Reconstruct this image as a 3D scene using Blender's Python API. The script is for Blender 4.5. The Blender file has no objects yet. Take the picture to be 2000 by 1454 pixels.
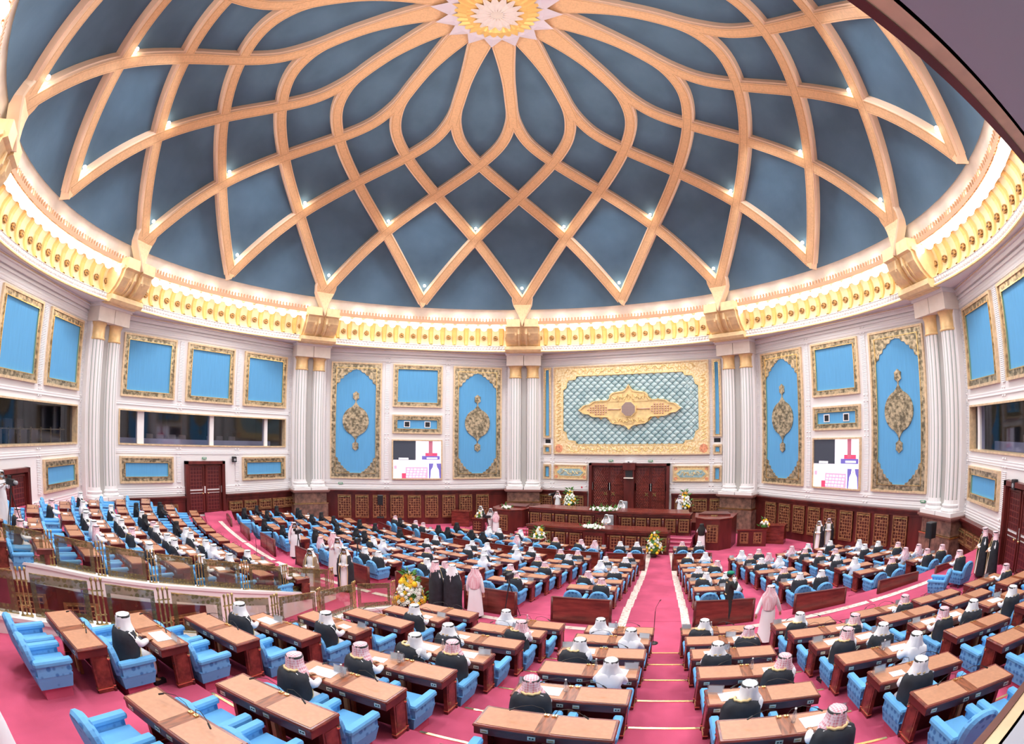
import bpy, bmesh, math, random
from math import sin, cos, pi, radians, degrees, sqrt, atan2, tan
from mathutils import Vector, Matrix

S = 1.33          # metres per hall unit
Z0 = 6.65         # lowest floor of the hall is z = 0
def P(u, v, z=-Z0): return Vector((u*S, v*S, (z+Z0)*S))
def ZM(z): return (z+Z0)*S

sc = bpy.context.scene
COL = sc.collection
# ------------------------------------------------------------------ camera
CU = (7.7425, -13.647, -1.2444)
def setup_camera():
    yaw, pitch, roll = radians(27.299), radians(6.0317), radians(0.247)
    F = Vector((-sin(yaw)*cos(pitch), cos(yaw)*cos(pitch), sin(pitch)))
    r0 = Vector((cos(yaw), sin(yaw), 0)); u0 = r0.cross(F)
    R = cos(roll)*r0 + sin(roll)*u0; U = -sin(roll)*r0 + cos(roll)*u0
    cd = bpy.data.cameras.new('camera'); co = bpy.data.objects.new('camera', cd); COL.objects.link(co)
    M = Matrix((R, U, -F)).transposed().to_4x4(); M.translation = P(*CU); co.matrix_world = M
    cd.type = 'PANO'; cd.sensor_width = 36; cd.sensor_fit = 'HORIZONTAL'
    cd.panorama_type = 'FISHEYE_EQUISOLID'
    cd.fisheye_lens = 1070.53/2000*36
    cd.fisheye_fov = radians(200)
    cd.clip_start = 0.02; cd.clip_end = 300
    sc.camera = co
setup_camera()
sc.view_settings.view_transform = 'Standard'; sc.view_settings.look = 'None'
sc.view_settings.gamma = 1; sc.view_settings.use_curve_mapping = False
sc.view_settings.exposure = 0.0
w = bpy.data.worlds.new('world'); sc.world = w; w.use_nodes = True
w.node_tree.nodes['Background'].inputs[0].default_value = (0.9, 0.93, 1, 1)
w.node_tree.nodes['Background'].inputs[1].default_value = 0.3
try:
    sc.cycles.max_bounces = 6; sc.cycles.diffuse_bounces = 3; sc.cycles.adaptive_threshold = .02; sc.cycles.glossy_bounces = 2
    sc.cycles.transmission_bounces = 4; sc.cycles.transparent_max_bounces = 12
    sc.cycles.sample_clamp_indirect = 6; sc.cycles.use_denoising = True
except Exception: pass

def lamp(name, kind, loc, energy, color, size=0.3, direction=None, spot=None, blend=0.6):
    d = bpy.data.lights.new(name, kind); d.energy = energy; d.color = color
    if kind == 'AREA': d.shape = 'DISK'; d.size = size
    else: d.shadow_soft_size = size
    if kind == 'SPOT': d.spot_size = radians(spot); d.spot_blend = blend
    o = bpy.data.objects.new(name, d); COL.objects.link(o); o.location = loc
    if direction is not None: o.rotation_euler = Vector(direction).to_track_quat('-Z', 'Y').to_euler()
    return o
WARM = (1.0, 0.80, 0.55); NEUT = (0.95, 0.975, 1.0)
RIBZ = 0.30
# small downlights sunk in the rib crossings of the dome: they light the seats
DOWN_L1, DOWN_L2, COVE_E, CORN_E, UP_E = 2200, 1700, 16, 30, 620
for i in range(16):
    a = radians(22.5*(i+0.5))
    lamp('dome_downlight', 'SPOT', P(12.05*sin(a), 12.05*cos(a), 8.8), DOWN_L1, NEUT, 0.45, (-sin(a)*.35, -cos(a)*.35, -1), 150, 0.9)
for i in range(8):
    a = radians(45*i)
    lamp('dome_downlight', 'SPOT', P(10.5*sin(a), 10.5*cos(a), 10.45), DOWN_L2, NEUT, 0.45, (0, 0, -1), 160, 0.9)
# the lamps of the cornice: one lamp for every other globe, and the cove behind the crest
for i in range(48):
    a = radians(7.5*(i+0.5))
    lamp('cornice_light', 'POINT', P(14.42*sin(a), 14.42*cos(a), 4.22), CORN_E, WARM, 0.12)
for i in range(64):
    a = radians(5.625*(i+0.5))
    lamp('cove_light', 'POINT', P(14.62*sin(a), 14.62*cos(a), 4.82), COVE_E, (1.0, 0.84, 0.66), 0.06)

for i in range(32):  # unseen spots added above the crest to brighten the dome
    a = radians(11.25*(i+0.5))
    lamp('dome_fill_spot', 'SPOT', P(14.38*sin(a), 14.38*cos(a), 5.0), UP_E, (1.0, 0.90, 0.80), 0.15, (-sin(a)*1.35, -cos(a)*1.35, 1), 75, 1.0)

for i in range(32):      # the sparkling lamps in the notches of the ribs
    a, r, z = (radians(11.25*i), 13.62, 6.35) if i % 2 == 0 else (radians(11.25*i), 11.9, 9.25)
    lamp('notch_light', 'POINT', P(r*sin(a), r*cos(a), z), 9, (1.0, 0.78, 0.5), 0.05)

# ------------------------------------------------------------------ helpers
class MB:
    def __init__(s): s.v = []; s.f = []; s.m = []; s.mi = 0
    def add(s, vs, fs):
        n = len(s.v); s.v += [tuple(a) for a in vs]; s.f += [tuple(i+n for i in f) for f in fs]; s.m += [s.mi]*len(fs); return s
    def box(s, x0, x1, y0, y1, z0, z1, tx=0, ty=0):
        # tx, ty: how much the bottom is narrower on each side
        return s.add([(x0+tx,y0+ty,z0),(x1-tx,y0+ty,z0),(x1-tx,y1-ty,z0),(x0+tx,y1-ty,z0),(x0,y0,z1),(x1,y0,z1),(x1,y1,z1),(x0,y1,z1)],
                     [(0,3,2,1),(4,5,6,7),(0,1,5,4),(1,2,6,5),(2,3,7,6),(3,0,4,7)])
    def bbox(s, x0, x1, y0, y1, z0, z1, b):
        # box with chamfered vertical corners and top edge
        def ring(i, z): return [(x0+i,y0+b,z),(x0+b,y0+i,z),(x1-b,y0+i,z),(x1-i,y0+b,z),(x1-i,y1-b,z),(x1-b,y1-i,z),(x0+b,y1-i,z),(x0+i,y1-b,z)]
        vs = ring(0,z0)+ring(0,z1-b)+ring(b*.7,z1)
        fs = [tuple(range(7,-1,-1)), tuple(range(16,24))]
        for k in (0,8):
            for i in range(8): j=(i+1)%8; fs.append((k+i,k+j,k+8+j,k+8+i))
        return s.add(vs, fs)
    def prism(s, pts, y0, y1, plane='xz'):
        # pts counter-clockwise seen from -y (for xz)
        n = len(pts)
        if plane == 'xz': vs = [(x,y0,z) for x,z in pts]+[(x,y1,z) for x,z in pts]
        elif plane == 'xy': vs = [(x,y,y0) for x,y in pts]+[(x,y,y1) for x,y in pts]
        else: vs = [(y0,y,z) for y,z in pts]+[(y1,y,z) for y,z in pts]
        return s.add(vs, [tuple(range(n)), tuple(range(2*n-1,n-1,-1))]+[((i+1)%n,i,n+i,n+(i+1)%n) for i in range(n)])
    def lathe(s, prof, n=12, cx=0, cy=0, a0=0, a1=2*pi, axis='z'):
        full = abs(a1-a0-2*pi) < 1e-6; m = n if full else n+1; vs = []
        for i in range(m):
            a = a0+(a1-a0)*i/n
            for r, z in prof:
                vs.append((cx+r*cos(a), cy+r*sin(a), z) if axis == 'z' else (cx+r*cos(a), z, cy+r*sin(a)))
        k = len(prof); fs = []
        for i in range(n):
            j = (i+1) % m
            for q in range(k-1): fs.append((i*k+q, j*k+q, j*k+q+1, i*k+q+1))
        return s.add(vs, fs)
    def tube(s, path, r, n=6, cap=True):
        path = [Vector(p) for p in path]; rs = r if isinstance(r, (list, tuple)) else [r]*len(path); vs = []
        for i, p in enumerate(path):
            t = (path[min(i+1,len(path)-1)]-path[max(i-1,0)]).normalized()
            ref = Vector((0,0,1)) if abs(t.z) < .9 else Vector((1,0,0))
            a = t.cross(ref).normalized(); b = t.cross(a)
            for k in range(n): vs.append(p+(a*cos(2*pi*k/n)+b*sin(2*pi*k/n))*rs[i])
        fs = []
        for i in range(len(path)-1):
            for k in range(n): k2=(k+1)%n; fs.append((i*n+k,i*n+k2,(i+1)*n+k2,(i+1)*n+k))
        if cap: fs += [tuple(range(n-1,-1,-1)), tuple(range((len(path)-1)*n, len(path)*n))]
        return s.add(vs, fs)
    def loft(s, rings, closed=True, capb=True, capt=True):
        n = len(rings[0]); vs = [p for r in rings for p in r]; fs = []
        for i in range(len(rings)-1):
            for k in range(n if closed else n-1): k2=(k+1)%n; fs.append((i*n+k,i*n+k2,(i+1)*n+k2,(i+1)*n+k))
        if capb and closed: fs.append(tuple(range(n-1,-1,-1)))
        if capt and closed: fs.append(tuple(range((len(rings)-1)*n, len(rings)*n)))
        return s.add(vs, fs)
    def ball(s, c, r, n=8, m=6, sx=1, sy=1, sz=1):
        prof = [(max(1e-4, r*sin(pi*i/m)), -r*cos(pi*i/m)) for i in range(m+1)]
        b = len(s.v); s.lathe(prof, n)
        for i in range(b, len(s.v)): x,y,z = s.v[i]; s.v[i] = (c[0]+x*sx, c[1]+y*sy, c[2]+z*sz)
        return s
    def tf(s, M, start=0):
        for i in range(start, len(s.v)): s.v[i] = tuple(M @ Vector(s.v[i]))
        return s
    def mesh(s, name, mats, smooth=False):
        me = bpy.data.meshes.new(name); me.from_pydata(s.v, [], s.f); me.update()
        ms = mats if isinstance(mats, (list, tuple)) else [mats]
        for m in ms: me.materials.append(m)
        if len(ms) > 1: me.polygons.foreach_set('material_index', s.m)
        if smooth: me.polygons.foreach_set('use_smooth', [True]*len(me.polygons))
        return me
    def build(s, name, mats, parent=None, smooth=False, loc=None, rz=None):
        return put(name, s.mesh(name, mats, smooth), parent, loc, rz)
def _islands(mb):
    par = list(range(len(mb.v)))
    def fd(x):
        while par[x] != x: par[x] = par[par[x]]; x = par[x]
        return x
    for f in mb.f:
        r = fd(f[0])
        for q in f[1:]: par[fd(q)] = r
    out = {}
    for i, f in enumerate(mb.f): out.setdefault(fd(f[0]), []).append(i)
    return out.values()
def build_each(mb, name, mats, parent=None, smooth=False, **k):
    res = []
    for fs in _islands(mb):
        m = MB(); idx = {}
        for i in fs:
            g = []
            for q in mb.f[i]:
                if q not in idx: idx[q] = len(m.v); m.v.append(mb.v[q])
                g.append(idx[q])
            m.f.append(tuple(g)); m.m.append(mb.m[i])
        res.append(m.build(name, mats, parent, smooth, **k))
    return res
def put(name, me, parent=None, loc=None, rz=None, rot=None):
    o = bpy.data.objects.new(name, me); COL.objects.link(o)
    if parent is not None: o.parent = parent
    if loc is not None: o.location = loc
    if rz is not None: o.rotation_euler = (0,0,rz)
    if rot is not None: o.rotation_euler = rot
    return o
def tag(o, label=None, cat=None, group=None, kind=None):
    if label: o['label'] = label
    if cat: o['category'] = cat
    if group: o['group'] = group
    if kind: o['kind'] = kind
    return o
def empty(name, loc=(0,0,0), rz=0, label=None, cat=None, group=None, kind=None):
    o = bpy.data.objects.new(name, None); COL.objects.link(o); o.location = loc; o.rotation_euler = (0,0,rz); o.empty_display_size = .1
    return tag(o, label, cat, group, kind)
KIDS = {}
def kids(o): return list(o.children)
def dup(o, parent=None):
    c = o.copy(); COL.objects.link(c); c.parent = parent
    for ch in o.children: dup(ch, c)
    return c
class Proto:
    """one built thing; take() hands out the original first, then copies"""
    def __init__(s, root, stub=None): s.root = root; s.used = False; s.tree = s.read(root)
    def read(s, o): return [(c.name.split('.')[0], c.data, tuple(c.location), tuple(c.rotation_euler), s.read(c)) for c in o.children]
    def take(s):
        if not s.used: s.used = True; return s.root
        r = s.root.copy(); COL.objects.link(r)
        def rec(src, dst):
            for ch in src.children:
                k = ch.copy(); COL.objects.link(k); k.parent = dst; rec(ch, k)
        rec(s.root, r); return r
ORD = ['first','second','third','fourth','fifth','sixth','seventh','eighth','ninth','tenth','eleventh','twelfth']

# ------------------------------------------------------------------ materials
def NT(name):
    m = bpy.data.materials.new(name); m.use_nodes = True; nt = m.node_tree
    return m, nt, nt.nodes['Principled BSDF']
def setp(b, **k):
    for n, v in k.items():
        n = n.replace('_', ' ')
        if n in b.inputs: b.inputs[n].default_value = v
def mat(name, col, rough=.6, metal=0, noise=None, bump=0, bscale=20, var=.12, coords='Object', spec=None, col2=None, detail=3, stretch=None):
    m, nt, b = NT(name); c = (*col, 1)
    setp(b, Base_Color=c, Roughness=rough, Metallic=metal)
    if spec is not None: setp(b, Specular_IOR_Level=spec)
    if noise or bump:
        tc = nt.nodes.new('ShaderNodeTexCoord'); src = tc.outputs[coords]
        if stretch:
            mp = nt.nodes.new('ShaderNodeMapping'); mp.inputs['Scale'].default_value = stretch; nt.links.new(src, mp.inputs[0]); src = mp.outputs[0]
        if noise:
            n = nt.nodes.new('ShaderNodeTexNoise'); n.inputs['Scale'].default_value = noise; n.inputs['Detail'].default_value = detail
            nt.links.new(src, n.inputs['Vector'])
            r = nt.nodes.new('ShaderNodeValToRGB'); nt.links.new(n.outputs[0], r.inputs[0])
            c2 = col2 if col2 else tuple(x*(1-2*var) for x in col)
            r.color_ramp.elements[0].position = .35; r.color_ramp.elements[1].position = .68
            r.color_ramp.elements[0].color = (*c2, 1); r.color_ramp.elements[1].color = (*(tuple(min(1, x*(1+var)) for x in col) if not col2 else col), 1)
            nt.links.new(r.outputs[0], b.inputs['Base Color'])
        if bump:
            n2 = nt.nodes.new('ShaderNodeTexNoise'); n2.inputs['Scale'].default_value = bscale; nt.links.new(src, n2.inputs['Vector'])
            bp = nt.nodes.new('ShaderNodeBump'); bp.inputs['Strength'].default_value = bump; bp.inputs['Distance'].default_value = .02
            nt.links.new(n2.outputs[0], bp.inputs['Height']); nt.links.new(bp.outputs[0], b.inputs['Normal'])
    return m
def emis(name, col, st):
    m, nt, b = NT(name); setp(b, Base_Color=(*col,1), Emission_Color=(*col,1), Emission_Strength=st); return m
def patmat(name, c1, c2, scale, rough=.6, metal=0, kind='voronoi', feat='F1', lo=.3, hi=.5, bump=.4, coords='Object', rnd=1.0, rot=None):
    """two colours laid out by a voronoi or wave figure, with relief"""
    m, nt, b = NT(name); setp(b, Roughness=rough, Metallic=metal)
    tc = nt.nodes.new('ShaderNodeTexCoord'); mp = nt.nodes.new('ShaderNodeMapping'); nt.links.new(tc.outputs[coords], mp.inputs[0])
    if rot: mp.inputs['Rotation'].default_value = rot
    if kind == 'voronoi':
        t = nt.nodes.new('ShaderNodeTexVoronoi'); t.feature = feat; t.inputs['Randomness'].default_value = rnd; t.inputs['Scale'].default_value = scale
    elif kind == 'noise':
        t = nt.nodes.new('ShaderNodeTexNoise'); t.inputs['Scale'].default_value = scale; t.inputs['Detail'].default_value = 4
    else:
        t = nt.nodes.new('ShaderNodeTexWave'); t.inputs['Scale'].default_value = scale; t.wave_type = 'BANDS'; t.bands_direction = kind
    nt.links.new(mp.outputs[0], t.inputs['Vector'])
    r = nt.nodes.new('ShaderNodeValToRGB'); nt.links.new(t.outputs[0], r.inputs[0])
    r.color_ramp.elements[0].position = lo; r.color_ramp.elements[1].position = hi
    r.color_ramp.elements[0].color = (*c1,1); r.color_ramp.elements[1].color = (*c2,1)
    nt.links.new(r.outputs[0], b.inputs['Base Color'])
    if bump:
        bp = nt.nodes.new('ShaderNodeBump'); bp.inputs['Strength'].default_value = bump; bp.inputs['Distance'].default_value = .02
        nt.links.new(t.outputs[0], bp.inputs['Height']); nt.links.new(bp.outputs[0], b.inputs['Normal'])
    return m
M = {}
M['carpet'] = mat('pink_red_carpet', (.56,.095,.18), .95, noise=.9, var=.10, bump=.25, bscale=60, spec=.1)
M['border'] = patmat('patterned_border_carpet', (.62,.42,.36), (.80,.66,.60), 7, .9, feat='F1', lo=.25, hi=.45, bump=.1)
M['wood'] = mat('dark_red_wood', (.125,.020,.017), .32, noise=2.2, var=.2, stretch=(1,1,.25))
M['woodmid'] = mat('red_wood', (.20,.036,.026), .26, noise=3, var=.25, stretch=(.4,2,2))
M['carved'] = patmat('carved_gilt_wood', (.42,.21,.10), (.07,.014,.009), 5.5, .38, .15, feat='DISTANCE_TO_EDGE', lo=.04, hi=.12, bump=.6, rnd=.15)
M['carvedred'] = patmat('carved_red_wood', (.17,.035,.03), (.075,.010,.012), 4.5, .35, 0, feat='DISTANCE_TO_EDGE', lo=.04, hi=.12, bump=.7, rnd=.0)
M['gildwood'] = mat('gilt_brown_wood', (.34,.16,.075), .35, .25, noise=6, var=.2)
M['leather'] = mat('tan_leather', (.50,.235,.13), .36, noise=14, var=.05)
M['strip'] = mat('brown_wood_strip', (.30,.085,.03), .3, noise=5, var=.25, stretch=(4,.6,1))
M['brass'] = mat('brass', (.95,.70,.32), .25, 1)
M['brassdk'] = mat('aged_brass', (.56,.41,.17), .33, .65, noise=9, var=.3)
M['plate'] = mat('nickel_socket_plate', (.75,.68,.55), .35, .6)
M['black'] = mat('black_plastic', (.012,.012,.016), .45)
M['blue'] = patmat('blue_damask', (.045,.20,.50), (.13,.40,.74), 8, .75, 0, feat='F1', lo=.28, hi=.40, bump=.15, rnd=.35)
M['bluepl'] = mat('blue_upholstery', (.125,.41,.76), .75, noise=3, var=.06)
M['white'] = mat('white_plaster', (.83,.80,.80), .6, noise=.6, var=.015)
M['cream'] = mat('cream_stone', (.84,.76,.68), .5, noise=1.5, var=.04)
M['covest'] = mat('cream_gold_cove', (.92,.74,.46), .5, noise=3, var=.05)
M['goldst'] = mat('gold_glazed_stone', (.88,.60,.29), .45, .15, noise=3, var=.08)
M['rib'] = mat('honey_gold_rib', (.82,.50,.27), .55, noise=9, var=.05)
M['groove'] = mat('brown_rib_groove', (.48,.25,.12), .6)
M['ribside'] = mat('peach_rib_side', (.86,.62,.46), .6)
M['domeblue'] = mat('slate_blue_quilted_fabric', (.105,.185,.275), .85, noise=.5, var=.07, bump=.35, bscale=3.0, spec=.15)
M['panelblue'] = mat('sky_blue_fabric', (.12,.37,.66), .85, noise=2.5, var=.03, stretch=(6,1,.3), spec=.2)
M['frame'] = mat('pale_gold_frame', (.80,.60,.38), .35, .35, noise=6, var=.08)
M['orn'] = patmat('ornate_chased_brass', (.20,.175,.12), (.72,.60,.40), 6, .30, .7, kind='noise', lo=.38, hi=.62, bump=.6)
M['gilt'] = patmat('gilt_relief', (.82,.58,.27), (1.0,.85,.55), 7, .42, .3, kind='noise', lo=.40, hi=.6, bump=.9)
M['giltpl'] = mat('plain_gilt', (.93,.70,.34), .35, .4, noise=4, var=.07)
M['tile'] = patmat('teal_glazed_tile', (.27,.42,.45), (.58,.72,.72), 6, .4, 0, kind='noise', lo=.38, hi=.62, bump=.4)
M['tile2'] = patmat('dull_teal_tile', (.20,.34,.37), (.46,.60,.61), 6, .4, 0, kind='noise', lo=.38, hi=.62, bump=.4)
M['coral'] = mat('coral_relief', (.80,.33,.18), .5, noise=9, var=.2)
M['marble'] = mat('brown_veined_marble', (.30,.16,.12), .22, noise=3.2, col2=(.115,.07,.06), detail=8)
M['sage'] = mat('grey_green_inlay', (.36,.40,.37), .5)
M['gapgrey'] = mat('grey_stone_between_columns', (.42,.40,.38), .6)
M['corb'] = mat('light_toned_gold_corbel', (.95,.70,.38), .45, .1, noise=3, var=.06)  # lighter copy of the gold, stands in for light the lamps do not give
M['reveal'] = mat('shade_toned_reveal', (.40,.40,.46), .7)  # white plaster greyed: the shade of the opening is put into the colour
M['glass'] = None
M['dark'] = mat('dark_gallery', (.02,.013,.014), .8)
M['darkred'] = mat('dark_red_back_wall', (.09,.014,.012), .7)
M['navy'] = mat('navy_screen_panel', (.05,.06,.14), .5)
M['seatgrey'] = mat('beige_gallery_seat', (.42,.33,.24), .8)
M['globe'] = emis('lit_globe', (1, .95, .90), 6)
M['spark'] = emis('lit_downlight', (1, .9, .72), 22)
M['paper'] = mat('white_paper', (.88,.88,.92), .7)
M['skin'] = mat('skin', (.50,.27,.17), .55)
M['wcloth'] = mat('white_cloth', (.84,.84,.88), .8)
M['redcheck'] = patmat('red_white_check_cloth', (.70,.28,.34), (.86,.66,.72), 26, .85, 0, feat='F1', lo=.3, hi=.55, bump=0, rnd=0)
M['bisht'] = mat('black_cloak', (.018,.022,.032), .75, noise=5, var=.2)
M['tan'] = mat('tan_cloak', (.30,.20,.125), .75, noise=5, var=.12)
M['trimgold'] = mat('gold_braid', (.80,.60,.30), .5, .3)
M['abaya'] = mat('black_abaya', (.010,.010,.014), .8)
M['mask'] = mat('pale_face_mask', (.50,.70,.80), .7)
M['green'] = mat('green_beret', (.0,.22,.13), .8)
M['uniform'] = mat('black_green_uniform', (.015,.02,.02), .7)
M['hair'] = mat('black_hair', (.01,.008,.008), .6)
M['leaf'] = mat('green_leaf', (.07,.24,.035), .6, noise=8, var=.3)
M['yellow'] = mat('yellow_petal', (.90,.60,.02), .6)
M['orange'] = mat('orange_petal', (.85,.38,.03), .6)
M['petal'] = mat('white_petal', (.86,.87,.78), .7)
M['potdk'] = mat('dark_bronze_pot', (.06,.045,.03), .5)
M['exit'] = mat('green_exit_sign', (.05,.30,.14), .5)
M['grey'] = mat('grey_leather', (.32,.33,.36), .5)
M['chrome'] = mat('chrome', (.8,.8,.82), .15, 1)
def glassmat(name, tint, mixf, rough=.05):
    m, nt, b = NT(name); nt.nodes.remove(b); out = nt.nodes['Material Output']
    t = nt.nodes.new('ShaderNodeBsdfTransparent'); t.inputs[0].default_value = (*tint,1)
    g = nt.nodes.new('ShaderNodeBsdfGlossy'); g.inputs['Roughness'].default_value = rough; g.inputs[0].default_value = (.9,.9,.9,1)
    mx = nt.nodes.new('ShaderNodeMixShader'); mx.inputs[0].default_value = mixf
    nt.links.new(t.outputs[0], mx.inputs[1]); nt.links.new(g.outputs[0], mx.inputs[2]); nt.links.new(mx.outputs[0], out.inputs[0]); return m
M['glass'] = glassmat('clear_glass', (.86,.85,.80), .09)
M['glassdk'] = glassmat('gallery_glass', (.70,.72,.82), .06)
M['acrylic'] = glassmat('clear_acrylic', (.86,.89,.93), .22, .15)
def etchmat():
    m, nt, b = NT('etched_gilt_glass'); out = nt.nodes['Material Output']
    setp(b, Base_Color=(.20,.16,.07,1), Metallic=.3, Roughness=.35)
    tc = nt.nodes.new('ShaderNodeTexCoord'); v = nt.nodes.new('ShaderNodeTexVoronoi'); v.inputs['Scale'].default_value = 9; v.inputs['Randomness'].default_value = .4
    nt.links.new(tc.outputs['Object'], v.inputs['Vector'])
    r = nt.nodes.new('ShaderNodeValToRGB'); r.color_ramp.elements[0].position = .25; r.color_ramp.elements[1].position = .5; nt.links.new(v.outputs[0], r.inputs[0])
    r.color_ramp.elements[0].color = (1,1,1,1); r.color_ramp.elements[1].color = (.42,.42,.42,1)
    t = nt.nodes.new('ShaderNodeBsdfTransparent'); mx = nt.nodes.new('ShaderNodeMixShader')
    nt.links.new(r.outputs[0], mx.inputs[0]); nt.links.new(t.outputs[0], mx.inputs[1]); nt.links.new(b.outputs[0], mx.inputs[2]); nt.links.new(mx.outputs[0], out.inputs[0]); return m
M['etch'] = etchmat()
# ================================================================== DOME
ZA, RF, ZF = 14.46, 14.07, 5.65
def zdome(r):
    p = max(1e-6, r/RF); return ZF+(ZA-ZF)*(1-p**(2.3+1.5*p)) if p < 1.2 else ZF
def dnorm(r):
    e = .01; dz = (zdome(r+e)-zdome(max(0,r-e)))/(e+min(e,r)); l = math.hypot(1, dz); return (-dz/l, 1/l)   # outward (r, z)
def dpt(a, r, off=0):
    nr, nz = dnorm(r); rr = r+nr*off; zz = zdome(r)+nz*off; t = a*pi/8
    return P(rr*sin(t), rr*cos(t), zz)
OK_ = [(14.07,0),(12.42,.5),(10.99,1),(9.59,1.5),(8.55,1.80),(7.5,1.95),(6.6,1.995),(5.5,2.0)]
def offr(r):
    if r >= 14.07: return 0
    if r <= 5.5: return 2.0
    for i in range(len(OK_)-1):
        (r1,o1),(r2,o2) = OK_[i],OK_[i+1]
        if r2 <= r <= r1:
            # monotone hermite
            def sl(j):
                if j <= 0: return (OK_[1][1]-OK_[0][1])/(OK_[1][0]-OK_[0][0])
                if j >= len(OK_)-1: return 0
                return (OK_[j+1][1]-OK_[j-1][1])/(OK_[j+1][0]-OK_[j-1][0])
            h = r2-r1; t = (r-r1)/h; m1, m2 = sl(i)*h, sl(i+1)*h
            return (2*t**3-3*t*t+1)*o1+(t**3-2*t*t+t)*m1+(-2*t**3+3*t*t)*o2+(t**3-t*t)*m2
def rseq(a, b, n): return [a+(b-a)*i/n for i in range(n+1)]
ceil = empty('ceiling', (0,0,0), 0, kind='structure')
# plaster shell behind the ribs
mb = MB(); rs = [0.05]+rseq(.8, 14.07, 16); n = 64
mb.loft([[dpt(k*16/n, r, .42) for k in range(n)] for r in rs], capb=True, capt=False)
mb.build('shell', M['cream'], ceil, True)
mb = MB()   # cream springing band between crest and fabric
mb.loft([[P(r*sin(2*pi*k/96), r*cos(2*pi*k/96), z) for k in range(96)] for r, z in ((14.86,4.45),(14.80,4.62),(14.72,5.0),(14.56,5.5),(14.43,5.80),(14.44,5.95))], capb=False, capt=False)
mb.build('springing_band', M['cream'], ceil, True)
def cell(name, r0, r1, left, right, n=14):
    mb = MB(); rows = []; m = 8
    for i in range(n+1):
        r = r0+(r1-r0)*i/n; a, b = left(r), right(r); o = offr(r)
        rows.append([dpt(a+(b-a)*k/m, r, .33+.04*sin(pi*k/m)*sin(pi*i/n)) for k in range(m+1)])
    mb.loft(rows, closed=False); return mb.mesh(name, M['domeblue'], True)
def half(r, s): return s
cells = [
 ('T', cell('fabric_panel', 14.20, 12.42, lambda r: offr(r), lambda r: 1-offr(r)), 0),
 ('D1', cell('fabric_panel', 14.07, 10.99, lambda r: -min(offr(r),1-offr(r)), lambda r: min(offr(r),1-offr(r))), 0),
 ('D2', cell('fabric_panel', 12.42, 9.59, lambda r: max(1-offr(r), offr(r)-1), lambda r: 1-max(1-offr(r), offr(r)-1)), 0),
 ('D3', cell('fabric_panel', 10.99, 5.6, lambda r: -min(offr(r)-1, 2-offr(r)), lambda r: min(offr(r)-1, 2-offr(r)), 20), 0),
 ('P', cell('fabric_panel', 9.59, 2.0, lambda r: 2-offr(r), lambda r: 1-(2-offr(r)), 24), 0)]
for i in range(16):
    for _, me, _o in cells: put('fabric_panel', me, ceil, None, -i*pi/8)
def strip_mesh(name, ctr, wf, rlist, lift=0):
    """a rib that follows the dome: ctr(r) azimuth index of the centre line, wf(r) width in units"""
    pts = [dpt(ctr(r), r) for r in rlist]; rings = []
    for i, r in enumerate(rlist):
        T = (pts[min(i+1,len(pts)-1)]-pts[max(i-1,0)]).normalized()
        nr, nz = dnorm(r); t = ctr(r)*pi/8; N = Vector((nr*sin(t), nr*cos(t), nz)).normalized()
        Sd = T.cross(N).normalized(); w = wf(r)*S/2
        prof = [(-w,.40*S),(-w,.10*S),(-w+.045*S,.085*S),(-w+.06*S,0),(-w+.10*S,0),(-w+.12*S,0),(w-.12*S,0),(w-.10*S,0),(w-.06*S,0),(w-.045*S,.085*S),(w,.10*S),(w,.40*S)]
        rings.append([pts[i]+Sd*x+N*(y+lift) for x, y in prof])
    mb = MB(); n = len(rings[0]); vs = [p for q in rings for p in q]; fs = []; ms = []
    for i in range(len(rings)-1):
        for k in range(n-1): fs.append((i*n+k,i*n+k+1,(i+1)*n+k+1,(i+1)*n+k)); ms.append(2 if k in (4,6) else 0 if 3 <= k <= 7 else 1)
    mb.add(vs, fs); mb.m = ms
    return mb.mesh(name, [M['rib'], M['ribside'], M['groove']])
RW = .56
ribA = strip_mesh('rib', lambda r: offr(r), lambda r: RW, rseq(14.07, 5.6, 44), .0)
ribB = strip_mesh('rib', lambda r: -offr(r), lambda r: RW, rseq(14.07, 5.6, 44), .012)
def stw(r): return .60 if r > 5.2 else .60+(1.06-.60)*((5.2-r)/2.7)**1.4 if r > 2.5 else 2*pi*r/16*1.04
stem = strip_mesh('rib_stem', lambda r: 0, stw, rseq(7.6, 1.2, 26), -.006)
# the pointed foot where two ribs meet over a column, and the small one between columns
def foot_mesh(tip_r, tip_z, name):
    mb = MB(); rings = []
    if tip_z < 5.5: sec = [(tip_r,tip_z,.02),(13.93,4.78,.26),(14.0,5.1,.50),(14.05,5.4,.78),(14.07,5.65,1.04),(None,13.98,1.16),(None,13.90,1.14)]
    else: sec = [(14.10,5.40,.03),(14.07,5.65,.42),(None,14.03,.62),(None,13.93,.80)]
    for r, z, w in sec:
        if r is None: r = z; z = zdome(r)
        nr, nz = (1, 0) if z < 5.7 else dnorm(r)
        rings.append([P(x, r+nr*y, z+nz*y) for x, y in ((-w/2,.45),(-w/2,.06),(-w/2+.03 if w > .2 else -w/2,.005),(w/2-.03 if w > .2 else w/2,.005),(w/2,.06),(w/2,.45))])
    n = 6; vs = [p for q in rings for p in q]; fs = []; ms = []
    for i in range(len(rings)-1):
        for k in range(n-1): fs.append((i*n+k+1,i*n+k,(i+1)*n+k,(i+1)*n+k+1)); ms.append(0 if k == 2 else 1)
    mb.add(vs, fs); mb.m = ms; return mb.mesh(name, [M['rib'], M['ribside']])
footA = foot_mesh(13.87, 4.42, 'rib_foot'); footB = foot_mesh(14.1, 5.62, 'rib_foot')
bulb = MB().ball((0,0,0), .10, 8, 6).mesh('downlight_lens', M['spark'], True)
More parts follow.
